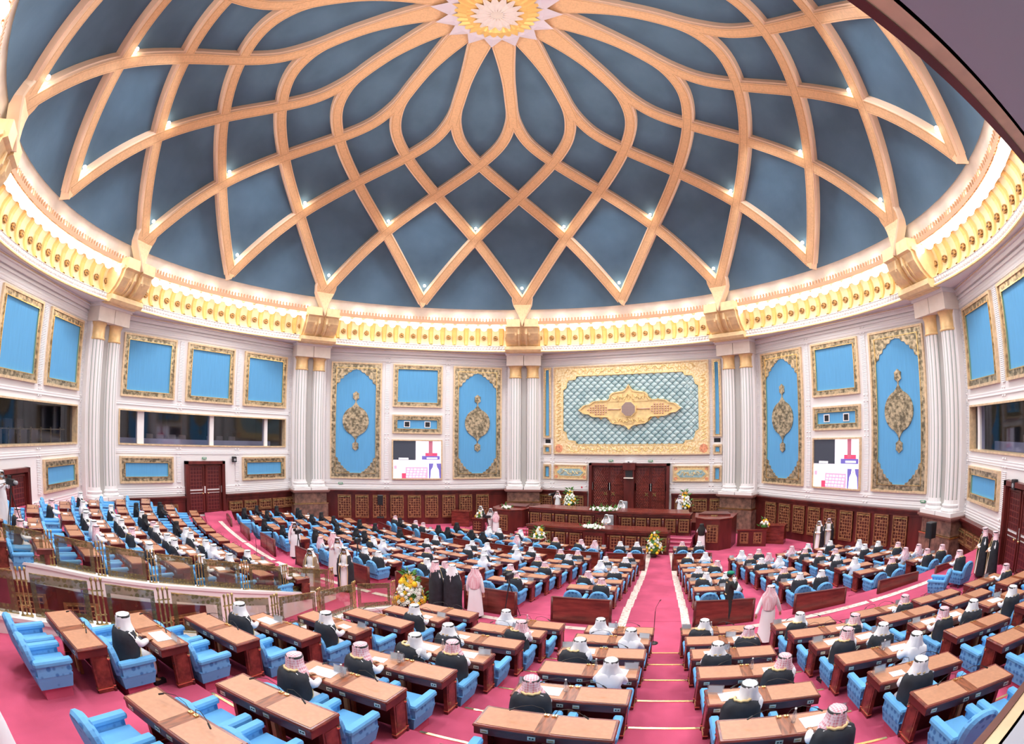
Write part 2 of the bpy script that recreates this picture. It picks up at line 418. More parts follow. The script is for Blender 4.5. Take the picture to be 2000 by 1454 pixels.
for i in range(16):
    rz = -i*pi/8
    put('rib', ribA, ceil, None, rz); put('rib', ribB, ceil, None, rz); put('rib_stem', stem, ceil, None, rz)
    # index a = i+1: columns stand at even a
    put('rib_foot', footB if i % 2 == 0 else footA, ceil, None, rz)
    p = dpt(i+.5, 12.06, .10); put('downlight_lens', bulb, ceil, p)
    p = dpt(i, 13.70, .10); put('downlight_lens', bulb, ceil, p)
# crown: layered star at the top of the dome
crown = empty('ceiling_crown', (0,0,0), 0); crown.name = 'crown'; crown.parent = ceil
zc = 14.40
def kite(r0, r1, w, rm, z0, z1):
    return MB().add([P(0,r0,z0),P(w,rm,z0),P(0,r1,z1),P(-w,rm,z0),P(0,rm,z0-.10)],[(0,1,4),(1,2,4),(2,3,4),(3,0,4),(0,3,2,1)])
kw = kite(.9,2.55,.42,1.75,zc-.22,zdome(2.5)-.05).mesh('star_kite', mat('pale_lilac_glazed_tile',(.74,.68,.78),.4))
kg = kite(.3,1.75,.30,1.15,zc-.36,zc-.26).mesh('gilt_ray', mat('bright_gilt_ray',(1,.66,.22),.35,.3))
kp = kite(.1,1.15,.16,.7,zc-.48,zc-.40).mesh('white_ray', mat('pale_ray',(.88,.80,.76),.4))
for i in range(16):
    put('star_kite', kw, crown, None, -(i+.5)*pi/8)
    put('gilt_ray', kg, crown, None, -i*pi/8); put('gilt_ray', kg, crown, None, -(i+.5)*pi/8, None)
    put('white_ray', kp, crown, None, -i*pi/8)
b_ = MB(); b_.ball((0,0,ZM(zc-.45)), .34, 14, 8, 1,1,.4); b_.build('star_centre', M['cream'], crown, True)

# ================================================================== CORNICE
def arc(prof, a0, a1, n):
    mb = MB(); vs = []; k = len(prof)
    for i in range(n+1):
        t = a0+(a1-a0)*i/n
        for r, z in prof: vs.append(P(r*sin(t), r*cos(t), z))
    fs = [(i*k+q, i*k+q+1, (i+1)*k+q+1, (i+1)*k+q) for i in range(n) for q in range(k-1)]
    return mb.add(vs, fs)
cove = [(15.02,3.44),(15.12,3.50),(15.24,3.72),(15.28,4.0),(15.22,4.3),(15.05,4.55),(14.84,4.66),(14.58,4.68),(14.50,4.66)]
A45 = pi/4
cove_me = arc(cove, -A45/2, A45/2, 24).mesh('cove', M['covest'], True)
egg = MB()
egg_me = arc([(15.75,3.13),(14.98,3.13),(14.93,3.17),(14.95,3.22),(15.0,3.24),(15.0,3.42),(14.96,3.44),(15.02,3.47)], -A45/2, A45/2, 24).mesh('lower_moulding', M['white'], False)
goldline = arc([(14.985,3.115),(14.90,3.12),(14.90,3.17),(14.96,3.18)], -A45/2, A45/2, 24).mesh('gold_bead', M['giltpl'])
mb = MB()
for i in range(70):
    t = -A45/2+(i+.5)*A45/70; c_, s_ = cos(t), sin(t); r = 14.975
    mb.ball(P(r*s_, r*c_, 3.33), .075, 6, 4, 1,1,1.4)
eggs = mb.mesh('egg_and_dart', M['white'], True)
mb = MB(); nt_ = 64   # the crest: a crenellated gilt strip
for i in range(nt_):
    t0 = -A45/2+i*A45/nt_; t1 = t0+A45/nt_; tm = (t0+t1)/2; tq = t0+(t1-t0)*.72; tl = t0+(t1-t0)*.28
    ring = []
    for r in (14.49, 14.55):
        ring += [P(r*sin(t), r*cos(t), z) for t, z in ((t0,4.62),(t1,4.62),(t1,4.78),(tq,4.80),(tq,4.92),(tm,4.97),(tl,4.92),(tl,4.80),(t0,4.78))]
    mb.add(ring, [tuple(range(9)), tuple(range(17,8,-1))]+[((k+1)%9,k,9+k,9+(k+1)%9) for k in range(1,9)])
crest_me = mb.mesh('crest', mat('rose_gilt_crest',(.62,.36,.22),.45,.2))
NM = 16
def covept(s):   # point and outward normal on the cove, s 0..1
    L = len(cove)-2; x = s*L; i = min(int(x), L-1); f = x-i
    (r1,z1),(r2,z2) = cove[i+1-1],cove[i+1]; r = r1+(r2-r1)*f; z = z1+(z2-z1)*f
    dr, dz = r2-r1, z2-z1; l = math.hypot(dr,dz); return r, z, -dz/l, dr/l
med = MB().lathe([(k_*1.35,z_) for k_,z_ in [(.0,-.06),(.045,-.06),(.05,-.04),(.085,-.04),(.09,-.075),(.115,-.075),(.13,-.03),(.13,.03)]], 12).mesh('medallion', patmat('pierced_medallion',(.07,.03,.01),(.50,.30,.12),14,.4,.4,lo=.3,hi=.5), True)
# gold tongue (flute) between medallions, follows the cove
def tongue():
    mb = MB(); rings = []
    for i in range(13):
        r, z, nr, nz = covept(.04+.86*i/12); w = .085+.045*sin(pi*i/12)*(1 if i < 6 else 1.3); h = .07
        rings.append([P(-w, r, z), P(-w*.6, r+nr*h, z+nz*h), P(w*.6, r+nr*h, z+nz*h), P(w, r, z)])
    mb.loft(rings, closed=False); return mb.mesh('flute', mat('amber_flute',(.86,.50,.17),.45), False)
tongue_me = tongue()
gl = MB().ball((0,0,0), .235, 12, 8, 1,1,1).mesh('globe_lamp', M['globe'], True)
SIDE = {1:'front', 3:'front_right', 5:'right', 7:'back_right', 9:'back', 11:'back_left', -3:'left', -1:'front_left', -5:'back_left'}
BAYS = [1,3,5,7,9,-5,-3,-1]
for bi, k in enumerate(BAYS):
    az = (k-1)*pi/8; cor = empty('trim_%d' % (bi+1), (0,0,0), -az, kind='structure')
    put('cove', cove_me, cor); put('lower_moulding', egg_me, cor); put('gold_bead', goldline, cor)
    o = put('egg_and_dart', eggs, cor); o['kind'] = 'stuff'
    put('crest', crest_me, cor)
    for i in range(NM):
        t = (i+.5-NM/2)*(A45*.90)/NM; r, z, nr, nz = covept(.40)
        N = Vector((nr*sin(t), nr*cos(t), nz)); q = N.to_track_quat('-Z','Y').to_euler()
        put('medallion', med, cor, P((r+nr*.05)*sin(t), (r+nr*.05)*cos(t), z+nz*.05), rot=q)
        put('globe_lamp', gl, cor, P(14.60*sin(t), 14.60*cos(t), 4.42))
    for i in range(NM+1):
        t = (i-NM/2)*(A45*.90)/NM; put('flute', tongue_me, cor, None, -t)
    # gilt corbel over the column at the right end of the bay
    cb = MB()
    pr0 = [(13.98,4.82),(13.98,4.40),(14.12,4.34),(14.2,4.05),(14.42,3.72),(14.72,3.46),(14.95,3.36),(14.95,3.08),(15.6,3.08),(15.6,4.82)]
    def ex(mb, prof, x0, x1): 
        n = len(prof); vs = [P(x0,r,z) for r,z in prof]+[P(x1,r,z) for r,z in prof]
        mb.add(vs, [tuple(range(n)), tuple(range(2*n-1,n-1,-1))]+[((i+1)%n,i,n+i,n+(i+1)%n) for i in range(n)])
    ex(cb, pr0, -.86, -.10); ex(cb, pr0, .10, .86)
    pr1 = [(r+.10 if r < 15 else r, z) for r, z in pr0]; ex(cb, pr1, -.10, .10)
    for sgn in (-1,1):
        pr2 = [(r+.14 if r < 15 else r, min(z,4.5)) for r, z in pr0]; ex(cb, pr2, *(sorted((sgn*.86, sgn*.96))))
    for j in range(3):
        for sgn in (-1,1):
            pr3 = [(14.07+.10*j,4.30-.05*j),(14.10+.10*j,4.0-.05*j),(14.34+.10*j,3.66-.02*j),(14.70+.08*j,3.42),(14.95,3.38),(14.95,3.44),(14.8,3.5),(14.5+.1*j,3.8),(14.3+.1*j,4.1)]
            ex(cb, pr3, *sorted((sgn*(.16+.16*j), sgn*(.26+.16*j))))
    ex(cb, [(14.62,3.40),(14.62,3.22),(14.72,3.10),(15.6,3.10),(15.6,3.40)], -1.0, 1.0)
    cb.build('corbel', M['corb'], cor, False, None, -A45/2)

# ================================================================== WALLS
AP = 15.30; HW = AP*tan(pi/8)
# wall measures (hall units)
ZT, ZSQ, ZSM0, ZSM1, ZSC, ZB, ZP3, ZST0, ZST1, ZLO, ZGB, ZCAL, ZWN = 2.33, -.06, -.49, -1.53, -1.885, -4.08, -.38, -.965, -2.38, -2.91, -2.64, -3.23, -4.71
Aa, Bb, Cc = 4.89, 2.04, 1.405
def L(s, y, z): return (s*S, y*S, ZM(z))
def ubox(mb, s0, s1, y0, y1, z0, z1): return mb.box(s0*S, s1*S, y0*S, y1*S, ZM(z0), ZM(z1))
def slab(mb, s0, s1, z0, z1, holes, y0, y1):
    xs = sorted({s0, s1}|{h[0] for h in holes}|{h[1] for h in holes}); zs = sorted({z0, z1}|{h[2] for h in holes}|{h[3] for h in holes})
    for i in range(len(xs)-1):
        run = None
        for j in range(len(zs)-1):
            cx, cz = (xs[i]+xs[i+1])/2, (zs[j]+zs[j+1])/2
            hole = any(h[0] < cx < h[1] and h[2] < cz < h[3] for h in holes)
            if not hole: run = [zs[j], zs[j+1]] if run is None else [run[0], zs[j+1]]
            if (hole or j == len(zs)-2) and run: ubox(mb, xs[i], xs[i+1], y0, y1, run[0], run[1]); run = None
def frame_ring(mb, s0, s1, z0, z1, w, y0, y1):
    for a in ((s0,s1,z0,z0+w),(s0,s1,z1-w,z1),(s0,s0+w,z0+w,z1-w),(s1-w,s1,z0+w,z1-w)): ubox(mb, a[0], a[1], y0, y1, a[2], a[3])
WHITEBEAD = patmat('beaded_white_plaster', (.74,.71,.72), (.87,.85,.85), 4.2, .6, 0, kind='Z', lo=.35, hi=.6, bump=.8)
WHITEH = patmat('reeded_white_plaster', (.79,.76,.77), (.86,.84,.84), 2.6, .6, 0, kind='Z', lo=.3, hi=.6, bump=.5)
def panel_thing(parent, s0, s1, z0, z1, wide=.23, inner=None, name='framed_panel'):
    pn = empty(name, (0,0,0)); pn.parent = parent
    mb = MB(); frame_ring(mb, s0, s1, z0, z1, .085, -.11, .02); mb.build('gold_frame', M['frame'], pn)
    mb = MB(); frame_ring(mb, s0+.085, s1-.085, z0+.085, z1-.085, wide, -.06, .02); mb.build('brass_border', M['orn'], pn)
    mb = MB(); frame_ring(mb, s0+.085+wide, s1-.085-wide, z0+.085+wide, z1-.085-wide, .03, -.085, .02); mb.build('bead', M['brass'], pn)
    mb = MB(); ubox(mb, s0+.05, s1-.05, -.025, .02, z0+.05, z1-.05); mb.build('fabric', inner or M['panelblue'], pn)
    return pn
def circ(cx, cz, rx, rz, a0, a1, n): return [(cx+rx*cos(a0+(a1-a0)*i/n), cz+rz*sin(a0+(a1-a0)*i/n)) for i in range(n+1)]
def ornate_panel(parent, s0, s1, z0, z1):
    pn = panel_thing(parent, s0, s1, z0, z1, .20, name='ornate_panel')
    a, b, c, d = s0+.285, s1-.285, z0+.285, z1-.285; w = (b-a); h = 1.15
    def scallop(sx, ox, oz, sz, W, H):
        # corner leaf: scalloped inner edge
        pts = [(0,0),(W,0)]
        pts += [(W-.02,.10),(W*.80,.14),(W*.72,.26),(W*.60,.28),(W*.52,.42),(W*.40,.44),(W*.36,.60),(W*.22,.64),(W*.18,.84),(W*.06,.90),(0,H)]
        q = [((ox+sx*x)*S, ZM(oz+sz*z)) for x, z in pts]
        if sx*sz < 0: q = q[::-1]
        return q
    for sx, ox in ((1,a),(-1,b)):
        MB().prism(scallop(sx, ox, d, -1, w*.50, h), -.055*S, .0, 'xz').build('spandrel', M['orn'], pn)
        MB().prism(scallop(sx, ox, c, 1, w*.36, h*.85), -.055*S, .0, 'xz').build('spandrel', M['orn'], pn)
    cx, cz = (s0+s1)/2, (z0+z1)/2-.02; R = .80
    pts = [(cx, cz-R*1.34),(cx+.10, cz-R*1.12)]+circ(cx,cz,R*.92,R,-pi/2+.32,pi/2-.32,14)+[(cx+.10,cz+R*1.12),(cx,cz+R*1.34),(cx-.10,cz+R*1.12)]+circ(cx,cz,R*.92,R,pi/2+.32,3*pi/2-.32,14)+[(cx-.10,cz-R*1.12)]
    mb = MB(); mb.prism([(x*S, ZM(z)) for x, z in pts], -.07*S, 0, 'xz')
    for sg in (-1,1):
        ux = [(cx+.2*cos(t)*(1 if i%2 else .8), cz+sg*R*1.72+.26*sin(t)*(1 if i%2 else .85)) for i, t in enumerate([2*pi*j/12 for j in range(12)])]
        mb.prism([(x*S, ZM(z)) for x, z in ux], -.07*S, 0, 'xz')
        ubox(mb, cx-.03, cx+.03, -.05, 0, cz+sg*R*1.32 if sg > 0 else cz-R*1.5, cz+R*1.5 if sg > 0 else cz-R*1.32)
    mb.build('medallion', M['orn'], pn)
def squiggles(mb, s0, s1, z0, z1, n, seed, y=-.10, rad=.022):
    R_ = random.Random(seed)
    for i in range(n):
        x = s0+(s1-s0)*(i+.5)/n; h = (z1-z0); w = (s1-s0)/n
        x0 = x+R_.uniform(-.3,.3)*w; zc_ = (z0+z1)/2+R_.uniform(-.25,.25)*h
        ph = R_.uniform(0,6.28); pts = []
        for j in range(7): t = j/6; pts.append(L(x0+(t-.5)*w*1.5, y, zc_+h*.33*sin(ph+t*R_.uniform(2.5,5))*(1-.3*t)))
        mb.tube(pts, [rad*S*(.5+.6*sin(pi*j/6)) for j in range(7)], 4)
        if i % 2: mb.tube([L(x0, y, z0+h*.15), L(x0+.02, y, z1-h*.08)], rad*S*.9, 4)
def wainscot(wall, k, holes):
    """dark wood dado with carved panels"""
    top, bot = ZWN, -6.65
    ws = empty('wainscot', (0,0,0)); ws.parent = wall
    mb = MB(); slab(mb, -HW+.1, HW-.1, bot, top-.14, [(h[0],h[1],max(h[2],bot),min(h[3],top-.14)) for h in holes], -.10, .02); build_each(mb, 'dado_board', M['wood'], ws) if k == 1 else mb.build('dado_board', M['wood'], ws)
    mb = MB()
    segs = [(-HW+.1, HW-.1)]
    for h in holes: segs = [s for a, b in segs for s in ((a, max(a,min(b,h[0]))), (min(b,max(a,h[1])), b)) if s[1]-s[0] > .05] if h[3] > top-.2 else segs
    for a, b in segs: mb = MB(); ubox(mb, a, b, -.20, .02, top-.14, top-.06); ubox(mb, a, b, -.26, .02, top-.06, top); ubox(mb, a, b, -.14, .0, top-.26, top-.14); mb.build('dado_rail', M['wood'], ws)
    if k in (1,): zt, zb, zz = -5.02, -5.62, [x for x in (-4.9,-3.95,-3.0,3.0,3.95,4.9)]; w = .36
    elif k in (-1,3,9,7): zt, zb, zz = -5.02, -6.22, [-4.3+.98*i+.2 for i in range(9)]; w = .33
    else: zt, zb, zz = -5.12, -5.55, [-5.0,-4.1,-3.2,-2.3,-1.7,1.5,2.45,3.4,4.3,5.1]; w = .36
    pm = MB(); ubox(pm, -w-.04, w+.04, -.15, -.09, zb-.05, zt+.05); frame_ring(pm, -w-.04, w+.04, zb-.05, zt+.05, .05, -.19, -.09)
    pmm = pm.mesh('carved_panel', M['gildwood']); im = MB(); ubox(im, -w+.03, w-.03, -.175, -.14, zb+.02, zt-.02); imm = im.mesh('lattice', M['carved'])
    lb = MB(); ubox(lb, -w+.01, w-.01, -.215, -.14, zt-.07, zt-.03); lbm = lb.mesh('gilt_bar', M['brassdk']); lb = MB(); ubox(lb, -w+.01, w-.01, -.215, -.14, zb+.02, zb+.05); lbm2 = lb.mesh('gilt_bar', M['gildwood'])
    for x in zz:
        if any(h[0]-w < x < h[1]+w for h in holes): continue
        o = put('carved_panel', pmm, ws, (x*S,0,0)); put('lattice', imm, o); put('gilt_bar', lbm, o); put('gilt_bar', lbm2, o)
def side_door(wall, n, c=-.26, hw=.99, zt=-3.24, zb=-5.62):
    d = empty('door_%d' % n, (0,0,0)); d.parent = wall
    mb = MB(); ubox(mb, c-hw-.16, c-hw, -.18, .3, zb, zt+.14); ubox(mb, c+hw, c+hw+.16, -.18, .3, zb, zt+.14); ubox(mb, c-hw-.16, c+hw+.16, -.18, .3, zt, zt+.14)
    mb.build('door_frame', M['wood'], d)
    mb = MB(); ubox(mb, c-hw, c+hw, .06, .10, zb, zt); mb.build('backing', M['dark'], d)
    for sg in (-1,1):
        lf = empty('door_leaf', (0,0,0)); 
        mb = MB(); a, b = sorted((c, c+sg*hw)); ubox(mb, a+.01, b-.01, -.02, .06, zb, zt)
        frame_ring(mb, a+.05, b-.05, zb+.1, zt-.06, .07, -.07, .0)
        ubox(mb, a+.05, b-.05, -.06, 0, zb+1.05, zb+1.13)
        bpy.data.objects.remove(lf)
        lf = mb.build('door_leaf', M['wood'], d)
        mb = MB(); ubox(mb, a+.14, b-.14, -.045, 0, zb+.2, zb+1.0); ubox(mb, a+.14, b-.14, -.045, 0, zb+1.2, zt-.15); mb.build('lattice', M['carvedred'], lf)
        MB().ball(L(c+sg*.16, -.12, zb+1.0), .055, 8, 6).build('door_knob', M['brass'], lf, True)
    return d
def rosettes(wall, xs, zs):
    mb = MB()
    for x in xs:
        for z in zs:
            for dx in (-.09,.09):
                for dz in (-.12,.12): mb.ball(L(x+dx, -.05, z+dz), .055, 6, 4, 1,.6,1)
    o = mb.build('rosette', M['white'], wall, True); o['kind'] = 'stuff'
def beads(wall, xs, zr, hz=None):
    mb = MB()
    for x in xs:
        for z0, z1 in zr: ubox(mb, x-.115, x+.115, -.045, .01, z0, z1)
    build_each(mb, 'bead_moulding', WHITEBEAD, wall)
    mb = MB()
    for z0, z1 in (hz or []): ubox(mb, -HW+.7, HW-.7, -.03, .01, z0, z1)
    if hz: build_each(mb, 'reeded_band', WHITEH, wall)

def speaker_box(parent_az, s, z0, z1, y, label, w=.34):
    pass
WALLS = {}
for k in BAYS:
    az = (k-1)*pi/8
    wl = empty('wall_'+SIDE[k], P(AP*sin(az), AP*cos(az), -6.65)*1.0, -az, kind='structure'); WALLS[k] = wl
    inner = empty('x', (0,0,0)); bpy.data.objects.remove(inner)
    holes = []; dh = None
    if k == 1: holes = [(-2.1,2.1,-6.0,ZCAL), (-5.02,-4.66,-2.02,-1.80), (4.66,5.02,-2.02,-1.80)]
    elif k in (-3,5,-5,9): holes = [(-Aa,Aa,ZST1,ZST0), (-1.25,.73,-5.62,-3.24)]
    elif k == 7: holes = [(-Aa,Aa,-2.0,-.55)]
    mb = MB()
    if k == 7: slab(mb, -HW-.35, HW+.35, -6.65, 3.2, holes, -.45, .30)
    else: slab(mb, -HW-.35, HW+.35, -6.65, 3.2, holes, 0, .30)
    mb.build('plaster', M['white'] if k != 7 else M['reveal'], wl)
    if k == 7:
        mb = MB(); frame_ring(mb, -Aa-.06, Aa+.06, -2.06, -.49, .06, -.50, -.44); mb.build('opening_trim', M['frame'], wl)
        mb = MB(); frame_ring(mb, -Aa-.02, Aa+.02, -2.02, -.53, .025, -.515, -.49); mb.build('opening_gasket', M['wood'], wl)
        continue
    # entablature mouldings
    mb = MB(); ubox(mb, -HW-.3, HW+.3, -.10, .02, 2.86, 3.13); ubox(mb, -HW-.3, HW+.3, -.17, .02, 3.0, 3.13); ubox(mb, -HW-.3, HW+.3, -.05, .02, 2.72, 2.80)
    mb.build('architrave', M['white'], wl)
    mb = MB(); ubox(mb, -HW-.2, HW+.2, -.185, -.16, 3.05, 3.08); mb.build('gold_line', M['frame'], wl)
    if k in (-1,3):
        ornate_panel(wl, -Aa, -Bb, ZB, ZT); ornate_panel(wl, Bb, Aa, ZB, ZT)
        panel_thing(wl, -Cc, Cc, ZSQ, ZT, .16)
        p2 = panel_thing(wl, -Cc, Cc, ZSM1, ZSM0, .16)
        for sx in (-.58,.58):
            mb = MB(); frame_ring(mb, sx-.17, sx+.17, -1.01-.17, -1.01+.17, .04, -.06, 0); mb.build('port_frame', M['white'], p2)
            mb = MB(); ubox(mb, sx-.13, sx+.13, -.035, 0, -1.14, -.88); mb.build('port_glass', M['black'], p2)
        beads(wl, (-1.72,1.72,-5.25,5.25), ((ZB,ZT),), ((-4.66,-4.45),(-4.36,-4.2),(2.42,2.62)))
        rosettes(wl, (-1.72,1.72), (-4.42,-1.71,-.27,2.52)); rosettes(wl, (-5.25,5.25), (-4.42,2.52))
        wainscot(wl, k, [])
    elif k == 1:
        for sx in (-1,1):
            a, b = sorted((sx*4.62, sx*5.10))
            panel_thing(wl, a, b, -1.72, ZT, .02, name='narrow_panel'); panel_thing(wl, a, b, -2.64, -2.12, .02, name='narrow_panel'); panel_thing(wl, a, b, ZB, ZCAL, .02, name='narrow_panel')
            mb = MB(); ubox(mb, sx*4.84-.2, sx*4.84+.2, .05, .25, -2.04, -1.78); mb.build('dark_niche', M['black'], wl)
        beads(wl, (-4.55,4.55), ((ZB,ZT),), ((-3.10,-2.76),(2.42,2.62),(-4.62,-4.2)))
        rosettes(wl, (-5.2,-4.55,4.55,5.2), (-4.42,-3.0,-2.4)); rosettes(wl, (-2.42,2.42), (-2.98,-4.3))
        # the great gilt panel
        gp = empty('gilt_wall_panel', (0,0,0)); gp.parent = wl; G = 4.45; g0, g1 = ZGB, ZT
        mb = MB(); frame_ring(mb, -G, G, g0, g1, .07, -.16, 0); mb.build('outer_frame', M['frame'], gp)
        mb = MB(); frame_ring(mb, -G+.07, G-.07, g0+.07, g1-.07, .50, -.10, 0); mb.build('relief_border', M['gilt'], gp)
        mb = MB(); hx, hz = G-.60, (g1-g0)/2-.58; zc2 = (g0+g1)/2
        def notch(hx, hz, q): return [(-hx+q*1.6,-hz),(hx-q*1.6,-hz),(hx-q*1.5,-hz+q*.35),(hx-q*.55,-hz+q*.45),(hx-q*.35,-hz+q*1.3),(hx,-hz+q*1.5),(hx,hz-q*1.5),(hx-q*.35,hz-q*1.3),(hx-q*.55,hz-q*.45),(hx-q*1.5,hz-q*.35),(hx-q*1.6,hz),(-hx+q*1.6,hz),(-hx+q*1.5,hz-q*.35),(-hx+q*.55,hz-q*.45),(-hx+q*.35,hz-q*1.3),(-hx,hz-q*1.5),(-hx,-hz+q*1.5),(-hx+q*.35,-hz+q*1.3),(-hx+q*.55,-hz+q*.45),(-hx+q*1.5,-hz+q*.35)]
        NO = notch(hx, hz, .5)
        def ringprism(mb, po, pi_, y0, y1):
            n = len(po); vs = []
            for y in (y0,y1):
                for pl in (po,pi_): vs += [L(x,y,zc2+z) for x,z in pl]
            fs = []
            for i in range(n):
                j = (i+1)%n; fs += [(i,j,n+j,n+i),(2*n+j,2*n+i,3*n+i,3*n+j),(j,i,2*n+i,2*n+j),(n+i,n+j,3*n+j,3*n+i)]
            mb.add(vs, fs)
        ringprism(mb, notch(hx+.06,hz+.06,.5), NO, -.13, 0); mb.build('inner_moulding', M['giltpl'], gp)
        for sx in (-1,1):
            for sz in (-1,1):
                mb = MB(); q=[(hx+.02,hz+.02),(hx-.76,hz+.02),(hx-.72,hz-.13),(hx-.22,hz-.2),(hx-.14,hz-.62),(hx+.02,hz-.74)]
                qq=[((sx*x)*S, ZM(zc2+sz*z)) for x,z in q]
                if sx*sz > 0: qq = qq[::-1]
                mb.prism(qq, -.085*S, 0, 'xz'); mb.build('corner_relief', M['coral'], gp)
                mb = MB(); cx0, cz0 = sx*(G-.33), zc2+sz*((g1-g0)/2-.33); mb.prism([((cx0+.24*cos(t))*S, ZM(cz0+.24*sin(t))) for t in [pi/4*j for j in range(8)]][::1], -.13*S, 0, 'xz'); mb.build('corner_boss', M['coral'] if sz<0 else M['gilt'], gp)
        mb = MB()
        squiggles(mb, -G+.75, G-.75, g1-.5, g1-.15, 34, 1, -.115, .026); squiggles(mb, -G+.75, G-.75, g0+.15, g0+.5, 34, 2, -.115, .026)
        for sx in (-1,1):
            R_ = random.Random(5+sx)
            for j in range(16):
                z = g0+.85+j*(g1-g0-1.7)/15; x = sx*(G-.32)
                mb.tube([L(x+.14*sin(t*2+j), -.115, z+.1*cos(t*1.3+j)) for t in range(5)], .026*S, 4)
        mb.build('script_relief', M['giltpl'], gp)['kind'] = 'stuff'
        mb = MB(); ubox(mb, -hx-.05, hx+.05, -.03, 0, zc2-hz-.05, zc2+hz+.05); mb.build('tile_bed', M['giltpl'], gp)
        rx_, rz_ = G-.05, (g1-g0)/2-.05
        def outp(x, z): return (math.copysign(rx_, x), z*rz_/hz) if abs(x)/hx > abs(z)/hz else (x*rx_/hx, math.copysign(rz_, z))
        mb = MB(); ringprism(mb, [outp(x,z) for x,z in NO], NO, -.115, 0)
        for sx in (-1,1):
            for sz in (-1,1): x0_, x1_ = sorted((sx*(hx-.30), sx*rx_)); z0_, z1_ = sorted((zc2+sz*(hz-.30), zc2+sz*rz_)); ubox(mb, x0_, x1_, -.112, 0, z0_, z1_)
        mb.build('gilt_plate', M['gilt'], gp)
        # lozenge tiles
        tw, th = .405, .37; dm = MB(); e = .028
        dm.add([(0,-.058*S,-(th/2-e)*S),((tw/2-e)*S,-.058*S,0),(0,-.058*S,(th/2-e)*S),(-(tw/2-e)*S,-.058*S,0),(0,0,-(th/2)*S),((tw/2)*S,0,0),(0,0,(th/2)*S),(-(tw/2)*S,0,0),(0,-.078*S,0)],
               [(0,1,8),(1,2,8),(2,3,8),(3,0,8),(4,5,1,0),(5,6,2,1),(6,7,3,2),(7,4,0,3)])
        t1m = dm.mesh('tile', M['tile']); t2m = dm.mesh('tile', M['tile2']); rest = MB(); cnt = 0; R_ = random.Random(8)
        def inside_n(x, z):
            ax, az_ = abs(x), abs(z)
            return ax < hx+.12 and az_ < hz+.10 and not (ax > hx-.2 and az_ > hz-.2)
        def cart(x, z): return abs(x) < 2.6 and abs(z) < .95*(1-abs(x)/3.2)-.05
        for i in range(-21, 22):
            for j in range(-14, 15):
                if (i+j) % 2: continue
                x, z = i*tw/2, j*th/2
                if not inside_n(x, z) or cart(x, z): continue
                cnt += 1
                if cnt <= 300: put('tile', t1m if R_.random() < .72 else t2m, gp, L(x, -.03, zc2+z))
                else: n0 = len(rest.v); rest.add([(a+x*S, b_-.03*S, c_+ZM(zc2+z)) for a,b_,c_ in dm.v], dm.f)
        if rest.v: o = rest.build('tile', M['tile'], gp); o['kind'] = 'stuff'
        # cartouche
        half_ = [(2.92,0),(2.62,.26),(2.30,.30),(2.12,.44),(1.98,.48),(1.22,.50),(1.10,.62),(1.08,.78),(.92,.92),(.34,1.0),(.16,1.10),(0,1.36)]
        outl = [(x,-z) for x,z in half_[::-1]]; outl = [(0,-1.12)]+[(x,-z*.86) for x,z in half_[::-1][1:]]+half_[1:]+[(-x,z) for x,z in half_[::-1][1:]]+[(-x,-z*.86) for x,z in half_[1:-1]]
        mb = MB(); mb.prism([(x*S, ZM(zc2+z)) for x,z in outl], -.16*S, 0, 'xz'); mb.build('cartouche', M['giltpl'], gp)
        mb = MB(); ringprism(mb, outl, [(x*.955, z*.93) for x,z in outl], -.22, -.15); mb.build('cartouche_rim', M['giltpl'], gp)
        mb = MB()
        mb.prism([(x*S, ZM(zc2+z)) for x,z in [(-1.1,.42),(1.1,.42),(.98,.72),(.85,.84),(-.85,.84),(-.98,.72)]], -.19*S, 0, 'xz')
        mb.prism([(x*S, ZM(zc2+z)) for x,z in [(-.85,-.80),(.85,-.80),(.98,-.66),(1.1,-.44),(-1.1,-.44),(-.98,-.66)]], -.19*S, 0, 'xz')
        squiggles(mb, -.9,.9,zc2+.46,zc2+.84,12,3,-.21); squiggles(mb, -.9,.9,zc2-.76,zc2-.46,12,4,-.21); mb.build('script_plaque', M['giltpl'], gp)
        mb = MB()
        for sx in (-1,1):
            for j in range(9):
                x = sx*(1.15+.15*j); hh = .34*math.exp(-((x-sx*1.72)/.42)**2)+.05
                for q in range(-2,3):
                    if abs(q*.12) < hh: mb.ball(L(x, -.18, zc2+q*.12), .07, 6, 4)
            ubox(mb, *sorted((sx*.45, sx*1.15)), -.20, -.15, zc2-.03, zc2+.03)
        o = mb.build('arabesque', mat('rose_arabesque',(.62,.36,.26),.4,.2), gp, True); o['kind'] = 'stuff'
        mb = MB(); mb.prism([((.46*cos(t))*S, ZM(zc2+.46*sin(t))) for t in [pi/8+pi/4*j for j in range(8)]], -.26*S, 0, 'xz'); o = mb.build('centre_boss', M['giltpl'], gp)
        mb = MB(); mb.prism([((.40*cos(t))*S, ZM(zc2+.40*sin(t))) for t in [pi/8+pi/4*j for j in range(8)]], -.285*S, -.25*S, 'xz'); mb.build('lattice_boss', patmat('pierced_boss',(.17,.09,.08),(.78,.66,.60),9,.4,.2,rnd=0,feat='DISTANCE_TO_EDGE',lo=.05,hi=.15), gp)
        # small script cartouches beside the door
        for sx in (-1,1):
            cg = empty('script_panel', (0,0,0)); cg.parent = wl; a, b = sorted((sx*2.44, sx*4.45)); m_ = (a+b)/2
            mb = MB(); frame_ring(mb, a, b, ZB, ZCAL, .06, -.12, 0); mb.build('gold_frame', M['frame'], cg)
            mb = MB(); ubox(mb, a+.04, b-.04, -.06, 0, ZB+.04, ZCAL-.04); mb.build('gilt_field', M['gilt'], cg)
            h_ = [(m_-.80,-.0),(m_-.58,-.20),(m_+.58,-.20),(m_+.80,0),(m_+.58,.20),(m_-.58,.20)]; zz_ = (ZB+ZCAL)/2
